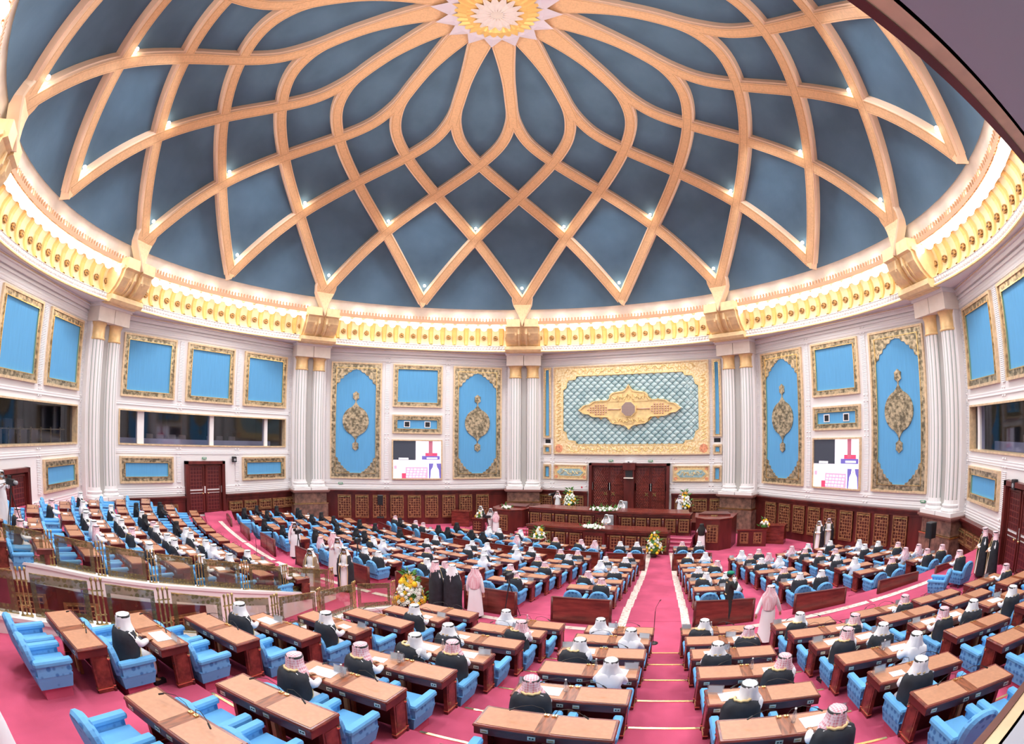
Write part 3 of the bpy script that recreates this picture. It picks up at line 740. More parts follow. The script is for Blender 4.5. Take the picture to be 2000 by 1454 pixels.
            mb = MB(); mb.prism([(((x-m_)*1.12+m_)*S, ZM(zz_+z*1.35)) for x,z in h_], -.10*S, 0, 'xz'); mb.build('hexagon_rim', M['giltpl'], cg)
            mb = MB(); mb.prism([(x*S, ZM(zz_+z)) for x,z in h_], -.115*S, 0, 'xz'); mb.build('hexagon_field', M['tile2'], cg)
            mb = MB(); squiggles(mb, m_-.6, m_+.6, zz_-.15, zz_+.15, 9, 11+sx, -.125, .016); mb.build('script_relief', M['giltpl'], cg)['kind'] = 'stuff'
            for cxx in (a+.16,b-.16):
                for czz in (ZB+.16,ZCAL-.16): MB().prism([((cxx+.09*cos(t))*S, ZM(czz+.09*sin(t))) for t in [pi/4*j for j in range(8)]], -.09*S, 0, 'xz').build('corner_boss', M['coral'], cg)
        wainscot(wl, k, [(-2.4,2.4,-7,-3)])
    else:
        xs = ((-Aa,-Bb),(-Cc,Cc),(Bb,Aa))
        for a, b in xs: panel_thing(wl, a, b, ZP3, ZT, .17)
        panel_thing(wl, -Aa, -Bb, ZB, ZLO, .17); panel_thing(wl, Bb, Aa, ZB, ZLO, .17)
        beads(wl, (-1.72,1.72), ((ZP3,ZT),(ZB,ZLO)), ((-4.62,-4.3),(2.42,2.62),(-2.78,-2.62),(-.72,-.58)))
        beads(wl, (-5.25,5.25), ((ZB,ZT),)) 
        rosettes(wl, (-1.72,1.72,-5.25,5.25), (-.65,-2.66,-4.4))
        mb = MB(); frame_ring(mb, -Aa-.05, Aa+.05, ZST1-.05, ZST0+.05, .06, -.06, .3); mb.build('opening_frame', M['frame'], wl)
        side_door(wl, {-3:2,5:3,-5:4,9:5}[k])
        wainscot(wl, k, [(-1.45,.95,-7,-3)])
# soffit between octagon wall and round cornice
mb = MB()
for i in range(64):
    t0, t1 = 2*pi*i/64, 2*pi*(i+1)/64
    mb.add([P(14.97*sin(t0),14.97*cos(t0),3.135),P(14.97*sin(t1),14.97*cos(t1),3.135),P(17.2*sin(t1),17.2*cos(t1),3.135),P(17.2*sin(t0),17.2*cos(t0),3.135)],[(0,1,2,3)])
so = mb.build('trim_9', mat('lilac_white_soffit',(.74,.69,.72),.6)); tag(so, kind='structure')

# gallery rooms behind the strip openings
for k in (-5,-3,5):
    az = (k-1)*pi/8; g = empty('window_%d' % {-5:1,-3:2,5:3}[k], P(AP*sin(az), AP*cos(az), -6.65), -az, kind='structure')
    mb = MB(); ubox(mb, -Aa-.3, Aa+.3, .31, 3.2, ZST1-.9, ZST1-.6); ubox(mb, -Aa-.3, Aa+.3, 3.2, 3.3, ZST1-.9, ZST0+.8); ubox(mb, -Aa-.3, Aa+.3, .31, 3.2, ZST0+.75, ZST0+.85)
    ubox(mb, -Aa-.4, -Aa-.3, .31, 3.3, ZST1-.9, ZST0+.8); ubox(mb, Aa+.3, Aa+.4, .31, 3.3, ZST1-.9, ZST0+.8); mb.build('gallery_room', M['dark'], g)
    mb = MB(); ubox(mb, -Aa+.02, Aa-.02, .20, .215, ZST1+.02, ZST0-.02); mb.build('pane', M['glassdk'], g)
    if k != -5:
        mb = MB()
        for x in ((-3.9,-3.55) if k == -3 else (-4.5,-4.3)), ((0.15,.38)), (3.6,3.8): ubox(mb, x[0], x[1], .12, .34, ZST1, ZST0)
        build_each(mb, 'mullion', M['white'], g)
        mb = MB(); ubox(mb, -Aa+.3, Aa-.3, .9, 1.0, ZST1-.6, ZST1+.22); mb.build('gallery_parapet', M['white'], g)
        for x in (-2.7,-2.1,-1.4,-.8,.9,1.5,2.3):
            MB().bbox((x-.2)*S,(x+.2)*S,1.3*S,1.45*S,ZM(ZST1-.2),ZM(ZST1+.42),.04).build('gallery_seat', M['seatgrey'], g)
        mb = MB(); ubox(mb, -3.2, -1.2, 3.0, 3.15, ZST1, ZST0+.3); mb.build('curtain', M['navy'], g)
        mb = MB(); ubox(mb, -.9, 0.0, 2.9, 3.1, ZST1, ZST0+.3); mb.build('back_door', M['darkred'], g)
    else:
        mb = MB()
        for i in range(12): ubox(mb, -4.4+i*.78, -4.35+i*.78, .42, .47, ZST1, ZST1+.55)
        ubox(mb, -4.6, 4.6, .42, .46, ZST1+.46, ZST1+.50); mb.build('gallery_rail', M['brassdk'], g)
        for i in range(9):
            for j in range(2): MB().bbox((-3.9+i*.9-.3)*S,(-3.9+i*.9+.3)*S,(1.2+j*.8)*S,(1.35+j*.8)*S,ZM(ZST1-.1+j*.3),ZM(ZST1+.45+j*.3),.05).build('gallery_seat', M['seatgrey'], g)

# ================================================================== COLUMNS
def column_pair(a):
    az = (a-1)*pi/8; R0 = 15.86
    root = empty('column', P(R0*sin(az), R0*cos(az), -6.65), -az, kind='structure')
    def B(mb, x0, x1, y0, y1, z0, z1): return ubox(mb, x0, x1, y0, y1, z0, z1)
    mb = MB(); B(mb, -.98,.98,-.42,.5,-6.65,-5.42); B(mb, -.92,.92,-.36,.5,-5.36,-4.80)
    pd = mb.build('pedestal', M['marble'], root)
    mb = MB(); B(mb, -1.0,1.0,-.44,.5,-5.42,-5.37); mb.build('gold_strip', M['brass'], pd)
    mb = MB(); B(mb, -1.02,1.02,-.47,.5,-4.80,-4.74); B(mb, -1.07,1.07,-.52,.5,-4.74,-4.66); mb.build('pedestal_cap', mat('red_brown_marble_cap',(.27,.13,.11),.3) if 'cap' not in M else M['cap'], pd)
    mb = MB(); B(mb, -.95,.95,-.02,.5,-4.66,2.40); mb.build('back_pilaster', M['white'], root)
    mb = MB(); B(mb, -.15,.15,-.06,.0,-4.62,2.38); mb.build('joint_strip', M['gapgrey'], root)
    for sx in (-.5,.5):
        mb = MB(); r = .335
        mb.lathe([(r+.14,ZM(-4.66)-0),(r+.14,ZM(-4.52))],4,0,0) if False else None
        B(mb, -.47,.47,-.47,.3,-4.66,-4.52)
        mb.lathe([(r*S+.14,ZM(-4.52)),(r*S+.17,ZM(-4.47)),(r*S+.14,ZM(-4.41)),(r*S+.05,ZM(-4.38)),(r*S+.09,ZM(-4.33)),(r*S+.10,ZM(-4.28)),(r*S+.03,ZM(-4.24)),(r*S,ZM(-4.1))],20)
        bs = mb.build('column_base', M['white'], root, False, (sx*S,0,0))
        n = 24; ring = []
        for i in range(n*2):
            t = 2*pi*i/(n*2); rr = r*S*(1.0 if (i//2) % 2 == 0 else .955); ring.append((rr*cos(t), rr*sin(t)))
        mb = MB(); N = len(ring)
        mb.add([(x,y,ZM(-4.12)) for x,y in ring]+[(x,y,ZM(1.72)) for x,y in ring], [(i,(i+1)%N,N+(i+1)%N,N+i) for i in range(N)])
        mb.m = [1 if (i % 4) == 2 else 0 for i in range(N)]
        mb.build('column_shaft', [M['white'], M['sage']], root, False, (sx*S,0,0))
        mb = MB(); mb.lathe([(r*S+.01,ZM(1.70)),(r*S+.05,ZM(1.73)),(r*S+.05,ZM(1.78)),(r*S+.0,ZM(1.80)),(r*S+.0,ZM(2.25)),(r*S+.04,ZM(2.30)),(r*S+.09,ZM(2.40))],20)
        mb.build('gilt_necking', M['goldst'], root, True, (sx*S,0,0))
        mb = MB(); B(mb, *( (-.98,-.015) if sx < 0 else (.015,.98)), -.52,.5,2.40,2.98)
        mb.build('capital_block', M['cream'], root)
    mb = MB(); B(mb, -1.03,1.03,-.58,.5,2.98,3.06); B(mb, -1.08,1.08,-.64,.5,3.06,3.14); mb.build('abacus', M['white'], root)
    return root
M['cap'] = mat('red_brown_marble_cap',(.27,.13,.11),.3)
for a in range(-6, 10, 2): column_pair(a)
# ================================================================== FLOOR
OX, OY = -.29, 26.46
TOPN = [-5.12,-4.88,-4.66,-4.46,-4.26,-4.05,-3.88,-3.73]
TOPM = [-5.46,-5.58,-5.69,-5.80,-5.92,-6.03,-6.064]
DH = .586
def fan(R, phi): f = radians(phi); return OX+R*sin(f), OY-R*cos(f)
def moff(phi): return .06*max(0, -phi-2)
def zfl(R, phi):
    if R >= 30.69: return TOPN[min(7, int((R-30.69)/1.10))]-DH
    Rm = R-moff(phi)
    if Rm > 27.85: return -6.05+(max(0, abs(phi)-14)/14*.45)
    return TOPM[min(int((27.85-Rm)/1.10), 6)]-DH
OCT = 15.25
def octr(u, v): return max(u*sin(k*pi/4)+v*cos(k*pi/4) for k in range(8))
fl = empty('floor', (0,0,0), kind='structure')
mb = MB(); dphi = 1.0
RAIL1 = [(-.75,-13.9,-4.0),(-.10,-12.5,-4.06),(.20,-11.33,-4.2),(.50,-10.33,-4.36),(.60,-9.2,-4.6),(.52,-8.2,-4.8),(-.0,-6.7,-5.1),(-1.08,-4.58,-5.6),(-1.22,-2.95,-5.95)]
RAIL2 = [(-4.5,-13.9,-4.0),(-3.75,-12.4,-4.08),(-3.33,-11.26,-4.22),(-2.90,-10.2,-4.39),(-2.72,-9.05,-4.6),(-2.70,-7.87,-4.83),(-2.70,-6.6,-5.1),(-2.80,-5.28,-5.4),(-3.08,-3.4,-5.85)]
def railu(pts, v):
    for (u0,v0,_),(u1,v1,_2) in zip(pts, pts[1:]):
        if v0 <= v <= v1: return u0+(u1-u0)*(v-v0)/(v1-v0)
    return pts[0][0] if v < pts[0][1] else pts[-1][0]
def inpit(R, pm):
    u, v = fan(R, pm); return R > 30.3 and railu(RAIL2, v) < u < railu(RAIL1, v)
Rb = sorted({12.0, 14.0, 16.0, 18.0, 42.5}|{27.85-1.10*i for i in range(7)}|{29.3}|{30.69+1.10*i for i in range(8)})
ph = -50.0
while ph < 50:
    dphi = .25 if -7.99 < ph+1e-6 < 3 else 1.0
    a, b = ph, ph+dphi; pm = (a+b)/2; mo = moff(pm); prevz = None
    segs = []
    for i in range(len(Rb)-1):
        r0 = Rb[i]+(mo if Rb[i] <= 27.86 and Rb[i] > 20 else 0); r1 = Rb[i+1]+(mo if Rb[i+1] <= 27.86 and Rb[i+1] > 20 else 0)
        rm = (r0+r1)/2; u, v = fan(rm, pm)
        z = zfl(rm, pm)
        if inpit(rm, pm): z = -6.05
        # clip the strip to the hall
        n = 6
        for q in range(n if r1-r0 > 2.5 else 1):
            nn = n if r1-r0 > 2.5 else 1; ra, rb = r0+(r1-r0)*q/nn, r0+(r1-r0)*(q+1)/nn
            if octr(*fan((ra+rb)/2, pm)) > OCT+.3: continue
            segs.append((ra, rb, z))
    for i, (ra, rb, z) in enumerate(segs):
        za, zb = z, z
        p = [fan(ra,a), fan(ra,b), fan(rb,b), fan(rb,a)]
        def zz(R, f): return zfl(min(max(R, 28.0+moff(f)), 30.6), f) if 27.85+mo <= (ra+rb)/2 < 30.69 and not inpit((ra+rb)/2, pm) else z
        q = [P(p[0][0],p[0][1],zz(ra,a)), P(p[1][0],p[1][1],zz(ra,b)), P(p[2][0],p[2][1],zz(rb,b)), P(p[3][0],p[3][1],zz(rb,a))]
        mb.add(q, [(0,3,2,1)])
        if i+1 < len(segs):
            z2 = segs[i+1][2]; mb.add([q[3], q[2], P(p[2][0],p[2][1],z2), P(p[3][0],p[3][1],z2)], [(0,1,2,3),(3,2,1,0)])
    ph += dphi
mb.build('carpet', M['carpet'], fl)
# radial risers are hidden by the parapets; gilt nosings on the steps of the aisles
NEARC = [(3.24,.11),(6.72,.08),(10.0,.03),(13.40,0),(16.8,0),(20.2,0),(23.3,0),(26.65,0)]
gapc = [5.0, 8.4, 11.70, 15.1, 18.5, 21.75, 25.0]
for gi, g in enumerate(gapc):
    wdt = .46 if gi == 2 else .30
    for k in range(0, 8):
        R = 30.69+1.10*k; g_ = g-(.08*k if gi < 2 else 0); u, v = fan(R, g_)
        if octr(u, v) > 15: continue
        z = TOPN[k]-DH; mb = MB(); mb.box(-wdt*S, wdt*S, -.02, .035, -.03, .012)
        mb.build('stair_nosing', M['brass'], fl, False, P(u, v, z), radians(g_))
# patterned border carpet along the main aisle and round the centre block
def ribbon(name, pts, w, z_of, lift=.012):
    mb = MB(); L_, R_ = [], []
    for i, (u, v) in enumerate(pts):
        a = pts[max(0,i-1)]; b = pts[min(len(pts)-1,i+1)]; d = Vector((b[0]-a[0], b[1]-a[1])).normalized(); n = Vector((-d.y, d.x))
        z = z_of(u, v); L_.append(P(u+n.x*w/2, v+n.y*w/2, z)+Vector((0,0,lift))); R_.append(P(u-n.x*w/2, v-n.y*w/2, z)+Vector((0,0,lift)))
    mb.loft([L_, R_], closed=False); return mb.build(name, M['border'], fl)
def zuv(u, v): return zfl(math.hypot(u-OX, OY-v), degrees(atan2(u-OX, OY-v)))
def steps_ribbon(phi, w):
    for i in range(8):
        r1 = 27.85-1.10*i+ (0.75 if i == 0 else 0); r0 = 27.85-1.10*(i+1)
        if i == 7: r0 = 17.4
        ribbon('border_strip', [fan(r1-.02, phi), fan(r0+.02, phi)], w, lambda u, v, zz=TOPM[min(i,6)]-DH+(0 if i else 0): zz if i else -6.05 if 0 else TOPM[min(i,6)]-DH)
steps_ribbon(9.55, .21); steps_ribbon(12.75, .21)
for a, b in ((-26,-23.0),(-23,-19.2),(-19.0,-14.4),(-14,-9.5),(-9,-4.9),(-4.6,-.1),(.3,4.8),(5.2,9.4),(12.9,17.2),(17.4,22.4),(22.6,27.4)):
    ribbon('border_strip', [fan(28.60+moff(a+(b-a)*i/5), a+(b-a)*i/5) for i in range(6)], .20, zuv)
for a, b in ((-.6,11),(11,24.0)):
    ribbon('border_strip', [fan(30.3, a+(b-a)*i/8) for i in range(9)], .18, zuv)
# ================================================================== PODIUM PLATFORM AND STAIRS
pf = empty('trim_10', (0,0,0), kind='structure')
mb = MB(); ubox(mb, -4.3, 4.3, 10.6, 15.2, -6.65, -6.15)
mb.build('platform_carpet', M['carpet'], pf)
mb = MB(); ubox(mb, -5.2, 5.2, 12.2, 15.2, -6.65, -5.75); mb.build('upper_platform', M['wood'], pf)
for sx in (-1, 1):
    for i in range(4):
        a, b = sorted((sx*3.25, sx*4.3)); mb = MB(); ubox(mb, a, b, 9.45+.30*i, 10.7, -6.65+.125*i, -6.65+.125*(i+1)); mb.build('stair_tread', M['carpet'], pf)
        mb = MB(); ubox(mb, a, b, 9.43+.30*i, 9.46+.30*i, -6.65+.125*(i+1)-.03, -6.65+.125*(i+1)+.006); mb.build('stair_edge', mat('light_pink_edge',(.85,.35,.45),.8) if 'pedge' not in M else M['pedge'], pf)
# ================================================================== FURNITURE
# desk: origin on the floor under the middle of the edge where people sit, +y faces the podium
DW, DD, DT = 1.33*S, .57, .586*S
def make_desk(lod):
    r = empty('desk')
    mb = MB(); mb.bbox(-DW/2, DW/2, 0, DD, DT-.035, DT, .02); tp = mb.build('desk_top', M['woodmid'], r)
    for sx in (-1, 1):
        a, b = sorted((sx*.10, sx*(DW/2-.045))); mb = MB(); mb.box(a, b, .045, DD-.055, DT, DT+.004); mb.build('leather_mat', M['leather'], r)
    mb = MB(); mb.box(-.10, .10, .02, DD-.03, DT, DT+.003); mb.build('centre_strip', M['strip'], r)
    mb = MB(); mb.box(-DW/2+.02, DW/2-.02, .015, DD-.015, DT-.155, DT-.035); fz = mb.build('frieze', M['wood'], r)
    for x, nm in ((-DW/2+.16,0),(-.12,1),(.12,0),(DW/2-.16,1)):
        mb = MB(); mb.box(x-.05, x+.05, .005, .02, DT-.125, DT-.065); p = mb.build('socket_plate', M['plate'], r)
        if lod == 0:
            mb = MB(); 
            if nm: mb.box(x-.03, x-.008, .0, .006, DT-.105, DT-.085); mb.box(x+.008, x+.03, .0, .006, DT-.105, DT-.085)
            else: mb.box(x-.035, x+.035, .0, .006, DT-.103, DT-.09)
            build_each(mb, 'socket', M['black'] if nm else M['brassdk'], p)
    for sx in (-1, 1):
        a, b = sorted((sx*(DW/2-.05), sx*(DW/2-.12))); mb = MB(); mb.box(a, b, .24, DD-.04, .0, DT-.155)
        if lod == 0: mb.box(*sorted((sx*(DW/2-.045), sx*(DW/2-.05))), .28, DD-.08, .12, DT-.2)
        sp = mb.build('side_panel', M['woodmid'], r)
        if lod < 2:
            mb = MB(); mb.box(a-.008, b+.008, .23, DD-.03, .06, .078); mb.build('brass_strip', M['brass'], sp)
            mb = MB(); mb.lathe([(.0,0),(.035,0),(.035,.05),(.026,.06),(.024,.12),(.020,DT-.28),(.028,DT-.25),(.028,DT-.155),(0,DT-.155)], 8, sx*(DW/2-.06), DD-.02); ps = mb.build('turned_post', M['wood'], r, True)
            mb = MB(); mb.lathe([(.036,.09),(.036,.11)], 8, sx*(DW/2-.06), DD-.02); mb.lathe([(.03,DT-.25),(.038,DT-.23),(.03,DT-.21)], 8, sx*(DW/2-.06), DD-.02); build_each(mb, 'brass_collar', M['brass'], ps, True)
    mb = MB(); mb.box(-DW/2+.09, DW/2-.09, DD-.08, DD-.05, .05, DT-.155); mb.build('modesty_panel', M['wood'], r)
    if lod == 0:
        for x in (-.13, .0, .13):
            w_ = .022 if x else .035; mb = MB(); mb.box(x-w_, x+w_, .20, .26, .04, DT-.155); mb.build('centre_leg', M['strip'] if x else M['giltpl'], r)
    for sx in (-1, 1):
        mc = empty('microphone'); mc.parent = r
        if lod == 0:
            mb = MB(); mb.box(sx*.05-.03, sx*.05+.03, DD-.10, DD-.05, DT, DT+.02); mb.build('mic_base', M['brass'], mc)
        pts = [(sx*.05, DD-.07, DT+.02), (sx*.10, DD-.09, DT+.12), (sx*.24, DD-.12, DT+.17), (sx*.38, DD-.16, DT+.15), (sx*.46, DD-.19, DT+.12)]
        mb = MB(); mb.tube(pts if lod == 0 else pts[::2], .005 if lod == 0 else .007, 4); mb.build('gooseneck', M['black'], mc)
        mb = MB(); mb.tube([(sx*.44, DD-.18, DT+.125), (sx*.51, DD-.21, DT+.095)], .013, 5); mb.build('mic_head', M['black'], mc)
    return r
def make_chair(lod):
    r = empty('armchair')       # origin on the floor, +y is where the sitter looks
    mb = MB(); mb.box(-.27, .27, -.24, .26, 0, .20); mb.build('plinth', M['carpet'], r)
    mb = MB(); mb.box(-.37, .37, -.34, .32, .19, .42, .05, .04); mb.box(-.37, -.27, -.30, .30, .40, .60); mb.box(.27, .37, -.30, .30, .40, .60)
    mb.build('shell', M['blue'], r)
    mb = MB(); mb.bbox(-.27, .27, -.22, .36, .40, .50, .035); mb.build('seat', M['bluepl'], r)
    for sx in (-1, 1):
        a, b = sorted((sx*.255, sx*.40)); mb = MB(); mb.bbox(a, b, -.34, .36, .58, .655, .03)
        if lod == 0: mb.lathe([(.0,a),(.052,a),(.052,b),(0,b)], 8, 0, 0, axis='y') if False else None
        mb.build('armrest', M['bluepl'], r)
    n = 10 if lod == 0 else 6; arc_ = [(.31*cos(pi*i/n), .74+.24*sin(pi*i/n)) for i in range(n+1)]; pts = [(-.31,.42),(.31,.42)]+arc_
    mb = MB(); k = len(pts); sh = lambda z: -.10*(z-.42)/.5
    for y0, sc_ in ((-.24,1),(-.20,1.0)): pass
    inner = [(x*.80, .42+(z-.42)*.94) for x, z in pts]
    vs = [(x,-.38+sh(z),z) for x,z in inner]+[(x,-.33+sh(z),z) for x,z in pts]+[(x,-.27+sh(z),z) for x,z in pts]+[(x,-.22+sh(z),z) for x,z in inner]
    fs = [tuple(range(k-1,-1,-1))[::-1], tuple(range(4*k-1,3*k-1,-1))]
    for q in range(3):
        for i in range(k): j = (i+1)%k; fs.append((q*k+j,q*k+i,(q+1)*k+i,(q+1)*k+j))
    mb.add(vs, fs); mb.build('backrest', M['blue'], r)
    return r
def make_booth():
    r = empty('booth_panel'); W = 1.45*S/2; Hh = .67*S
    mb = MB(); mb.box(-W, W, -.04, .04, .06, Hh-.03); mb.build('board', M['woodmid'], r)
    mb = MB(); mb.box(-W-.015, W+.015, -.055, .055, 0, .09); mb.build('base_board', M['wood'], r)
    mb = MB(); mb.box(-W-.012, W+.012, -.052, .052, Hh-.035, Hh); mb.build('cap_rail', M['wood'], r)
    for sx in (-1, 1):
        mb = MB(); mb.lathe([(0,0),(.055,0),(.055,Hh-.01),(0,Hh-.01)], 10, sx*W, 0); mb.build('rounded_end', M['wood'], r, True)
        a, b = sorted((sx*.06, sx*(W-.08))); mb = MB(); mb.box(a, b, -.048, -.038, .16, Hh-.1); mb.build('inlaid_field', M['carvedred'] if 0 else M['woodmid'], r)
    return r
def make_paper():
    mb = MB(); mb.box(-.21, .21, 0, .28, 0, .006); mb.box(-.205, -.002, .005, .275, .006, .009); mb.box(.004, .205, .006, .274, .006, .008); return mb.build('paper', M['paper'])
def make_sheet():
    mb = MB(); mb.box(-.13, .13, 0, .19, 0, .005); mb.box(-.125, .12, .01, .185, .005, .007); return mb.build('paper', M['paper'])
def make_plate():
    r = empty('name_stand')
    mb = MB(); mb.add([(-.13,-.04,0),(.13,-.04,0),(.13,.0,.15),(-.13,.0,.15),(-.13,.04,0),(.13,.04,0)], [(0,1,2,3),(3,2,5,4),(0,3,4),(1,5,2)]); mb.build('acrylic_holder', M['acrylic'], r)
    mb = MB(); mb.add([(-.11,-.030,.03),(.11,-.030,.03),(.11,-.003,.135),(-.11,-.003,.135)], [(0,1,2,3),(3,2,1,0)]); mb.build('name_card', mat('pale_card',(.72,.76,.80),.6) if 'card' not in M else M['card'], r)
    return r
M['card'] = mat('pale_card', (.72,.76,.80), .6); M['pedge'] = M['carpet']
def make_bottle():
    r = empty('water_bottle'); mb = MB(); mb.lathe([(0,0),(.032,0),(.034,.10),(.030,.14),(.014,.18),(.014,.20),(0,.20)], 8); mb.build('bottle_body', M['acrylic'], r, True)
    mb = MB(); mb.lathe([(0,.20),(.016,.20),(.016,.22),(0,.22)], 8); mb.build('cap', M['white'], r, True); return r

# ================================================================== PEOPLE
TMP = bpy.data.scenes.new('tmp')
def skin(name, nodes, edges, mats, root, sub=1, extra=None, smooth=True):
    names = list(nodes); idx = {n: i for i, n in enumerate(names)}
    me = bpy.data.meshes.new(name); me.from_pydata([nodes[n][0] for n in names], [(idx[a], idx[b]) for a, b in edges], [])
    o = bpy.data.objects.new(name, me); TMP.collection.objects.link(o)
    o.modifiers.new('s', 'SKIN'); me = o.data
    for i, n in enumerate(names):
        r = nodes[n][1]; r = r if isinstance(r, tuple) else (r, r); me.skin_vertices[0].data[i].radius = r
        me.skin_vertices[0].data[i].use_root = (n == root)
    if sub: m2 = o.modifiers.new('u', 'SUBSURF'); m2.levels = sub; m2.render_levels = sub
    TMP.view_layers[0].update(); dg = TMP.view_layers[0].depsgraph; out = bpy.data.meshes.new_from_object(o.evaluated_get(dg)); bpy.data.objects.remove(o)
    out.name = name
    if extra is not None:
        b = bmesh.new(); b.from_mesh(out)
        t = bpy.data.meshes.new('t'); t.from_pydata(extra.v, [], extra.f); b.from_mesh(t); b.to_mesh(out); b.free()
    out.materials.clear(); out.materials.append(mats)
    if smooth: out.polygons.foreach_set('use_smooth', [True]*len(out.polygons))
    return out
def hand(nodes, edges, wrist, pos, d, side, curl=.02, up=Vector((0,0,1))):
    """palm, four unequal fingers and a thumb; d is the direction the hand points in"""
    p = Vector(pos); d = Vector(d).normalized(); sdv = d.cross(up).normalized()*side; t = 'L' if side < 0 else 'R'
    palm = p+d*.045; nodes['palm'+t] = (palm, (.030,.018)); edges.append((wrist, 'palm'+t))
    for i, (off, ln) in enumerate(((-.026,.060),(-.009,.072),(.009,.068),(.026,.052))):
        a = palm+d*.035+sdv*off; b = a+d*ln*.5-up*curl*.4; c = b+d*ln*.5-up*curl
        for q, (v, r) in enumerate(((a,.011),(b,.009),(c,.007))): nodes['f%d%d%s' % (i,q,t)] = (v, r)
        edges.append(('palm'+t, 'f%d0%s' % (i,t))); edges.append(('f%d0%s' % (i,t), 'f%d1%s' % (i,t))); edges.append(('f%d1%s' % (i,t), 'f%d2%s' % (i,t)))
    a = p+d*.02-sdv*.030; b = a+d*.035-sdv*.016; nodes['t0'+t] = (a, .012); nodes['t1'+t] = (b, .009); edges.append(('palm'+t, 't0'+t)); edges.append(('t0'+t, 't1'+t))
def face(hx, hy, hz, fwd=1):
    mb = MB(); c = (hx, hy, hz)
    mb.add([(hx-.014,hy+.088,hz-.03),(hx+.014,hy+.088,hz-.03),(hx,hy+.118,hz-.028),(hx,hy+.090,hz+.012)], [(0,1,2),(0,2,3),(1,3,2)])
    for sx in (-1, 1): mb.ball((hx+sx*.087, hy, hz-.008), .024, 6, 4, .45, .8, 1.1)
    mb.ball((hx, hy+.085, hz-.052), .022, 6, 4, 1.1, .4, .35)
    return mb
def headparts(r, hx, hy, hz, cloth, cordcol=True, drape=.30, lean=0, woman=False):
    """eyes, face mask and the head cloth with its black cord"""
    mb = MB()
    for sx in (-1, 1): mb.ball((hx+sx*.033, hy+.087, hz+.012), .011, 6, 4, 1.2,.6,.8)
    build_each(mb, 'eye', M['hair'], r, True)
    mb = MB(); n = 8; rings = []
    for z, rr in ((hz-.085,.55),(hz-.05,.92),(hz-.015,.98)):
        rings.append([(hx+.098*rr*sin(t), hy+.118*rr*cos(t) if rr > .6 else hy+.105*rr*cos(t)+.02, z) for t in [(-1.0+2.0*i/n) for i in range(n+1)]])
    mb.loft(rings, closed=False)
    if not woman: mb.build('face_mask', M['mask'], r, True)
    mb = MB(); n = 20; rings = []
    prof = [(.118,.060,.075,pi),(.104,.105,.118,pi),(.066,.122,.134,2.5),(.02,.124,.136,2.25),(-.04,.134,.142,2.20),(-.09,.165,.148,2.25),(-.14,.205,.152,2.4),(-.21,.235,.150,2.5),(-.21-drape*.45,.225,.165,2.2),(-.21-drape,.17,.170,1.7)]
    if woman: prof = [(a, b*1.02, c*1.02, d) for a, b, c, d in prof]
    for z, rx, ry, op in prof:
        yy = hy-.012-lean*max(0,-z)
        rings.append([(hx+rx*sin(op*(2*i/n-1))*(-1), yy-ry*cos(op*(2*i/n-1))-(.02 if z < -.2 else 0)+.008*sin(i*2.3), hz+z+(.006*sin(i*1.7) if z < -.1 else 0)) for i in range(n+1)])
    tip = (hx, hy-.012, hz+.128); base = len(mb.v); mb.loft(rings, closed=False); m0 = len(mb.v); mb.add([tip], [])
    for i in range(n): mb.f.append((base+i+1, base+i, m0)); mb.m.append(0)
    mb.build('head_cloth', cloth, r, True)
    if cordcol and not woman:
        mb = MB()
        for dz in (0, .017): mb.lathe([(.116+.012*cos(t), hz+.070+dz+.010*sin(t)) for t in [2*pi*i/6 for i in range(7)]], 18, hx, hy-.012)
        mb.tf(Matrix.Translation((0,0,0)))
        mb.build('head_cord', M['black'], r, True)
def mantle(r, mat_, sh, waist, hem, hands_y=.0, trim=True, seated=True):
    """open cloak hanging from the shoulders, gold braid down both front edges"""
    n = 18; rings = []; prof = sh
    for z, rx, ry, yo, op in prof:
        rings.append([(-rx*sin(op*(2*i/n-1)), yo-ry*cos(op*(2*i/n-1)), z+.01*sin(i*2.1)) for i in range(n+1)])
    mb = MB(); mb.loft(rings, closed=False); mb.build('cloak', mat_, r, True)
    if trim:
        mb = MB()
        for e in (0, n): mb.tube([rings[j][e] for j in range(len(rings))], .014, 5)
        mb.tube([ (p[0], p[1], p[2]+.012) for p in rings[0]], .022, 5); mb.build('gold_braid', M['trimgold'], r, True)
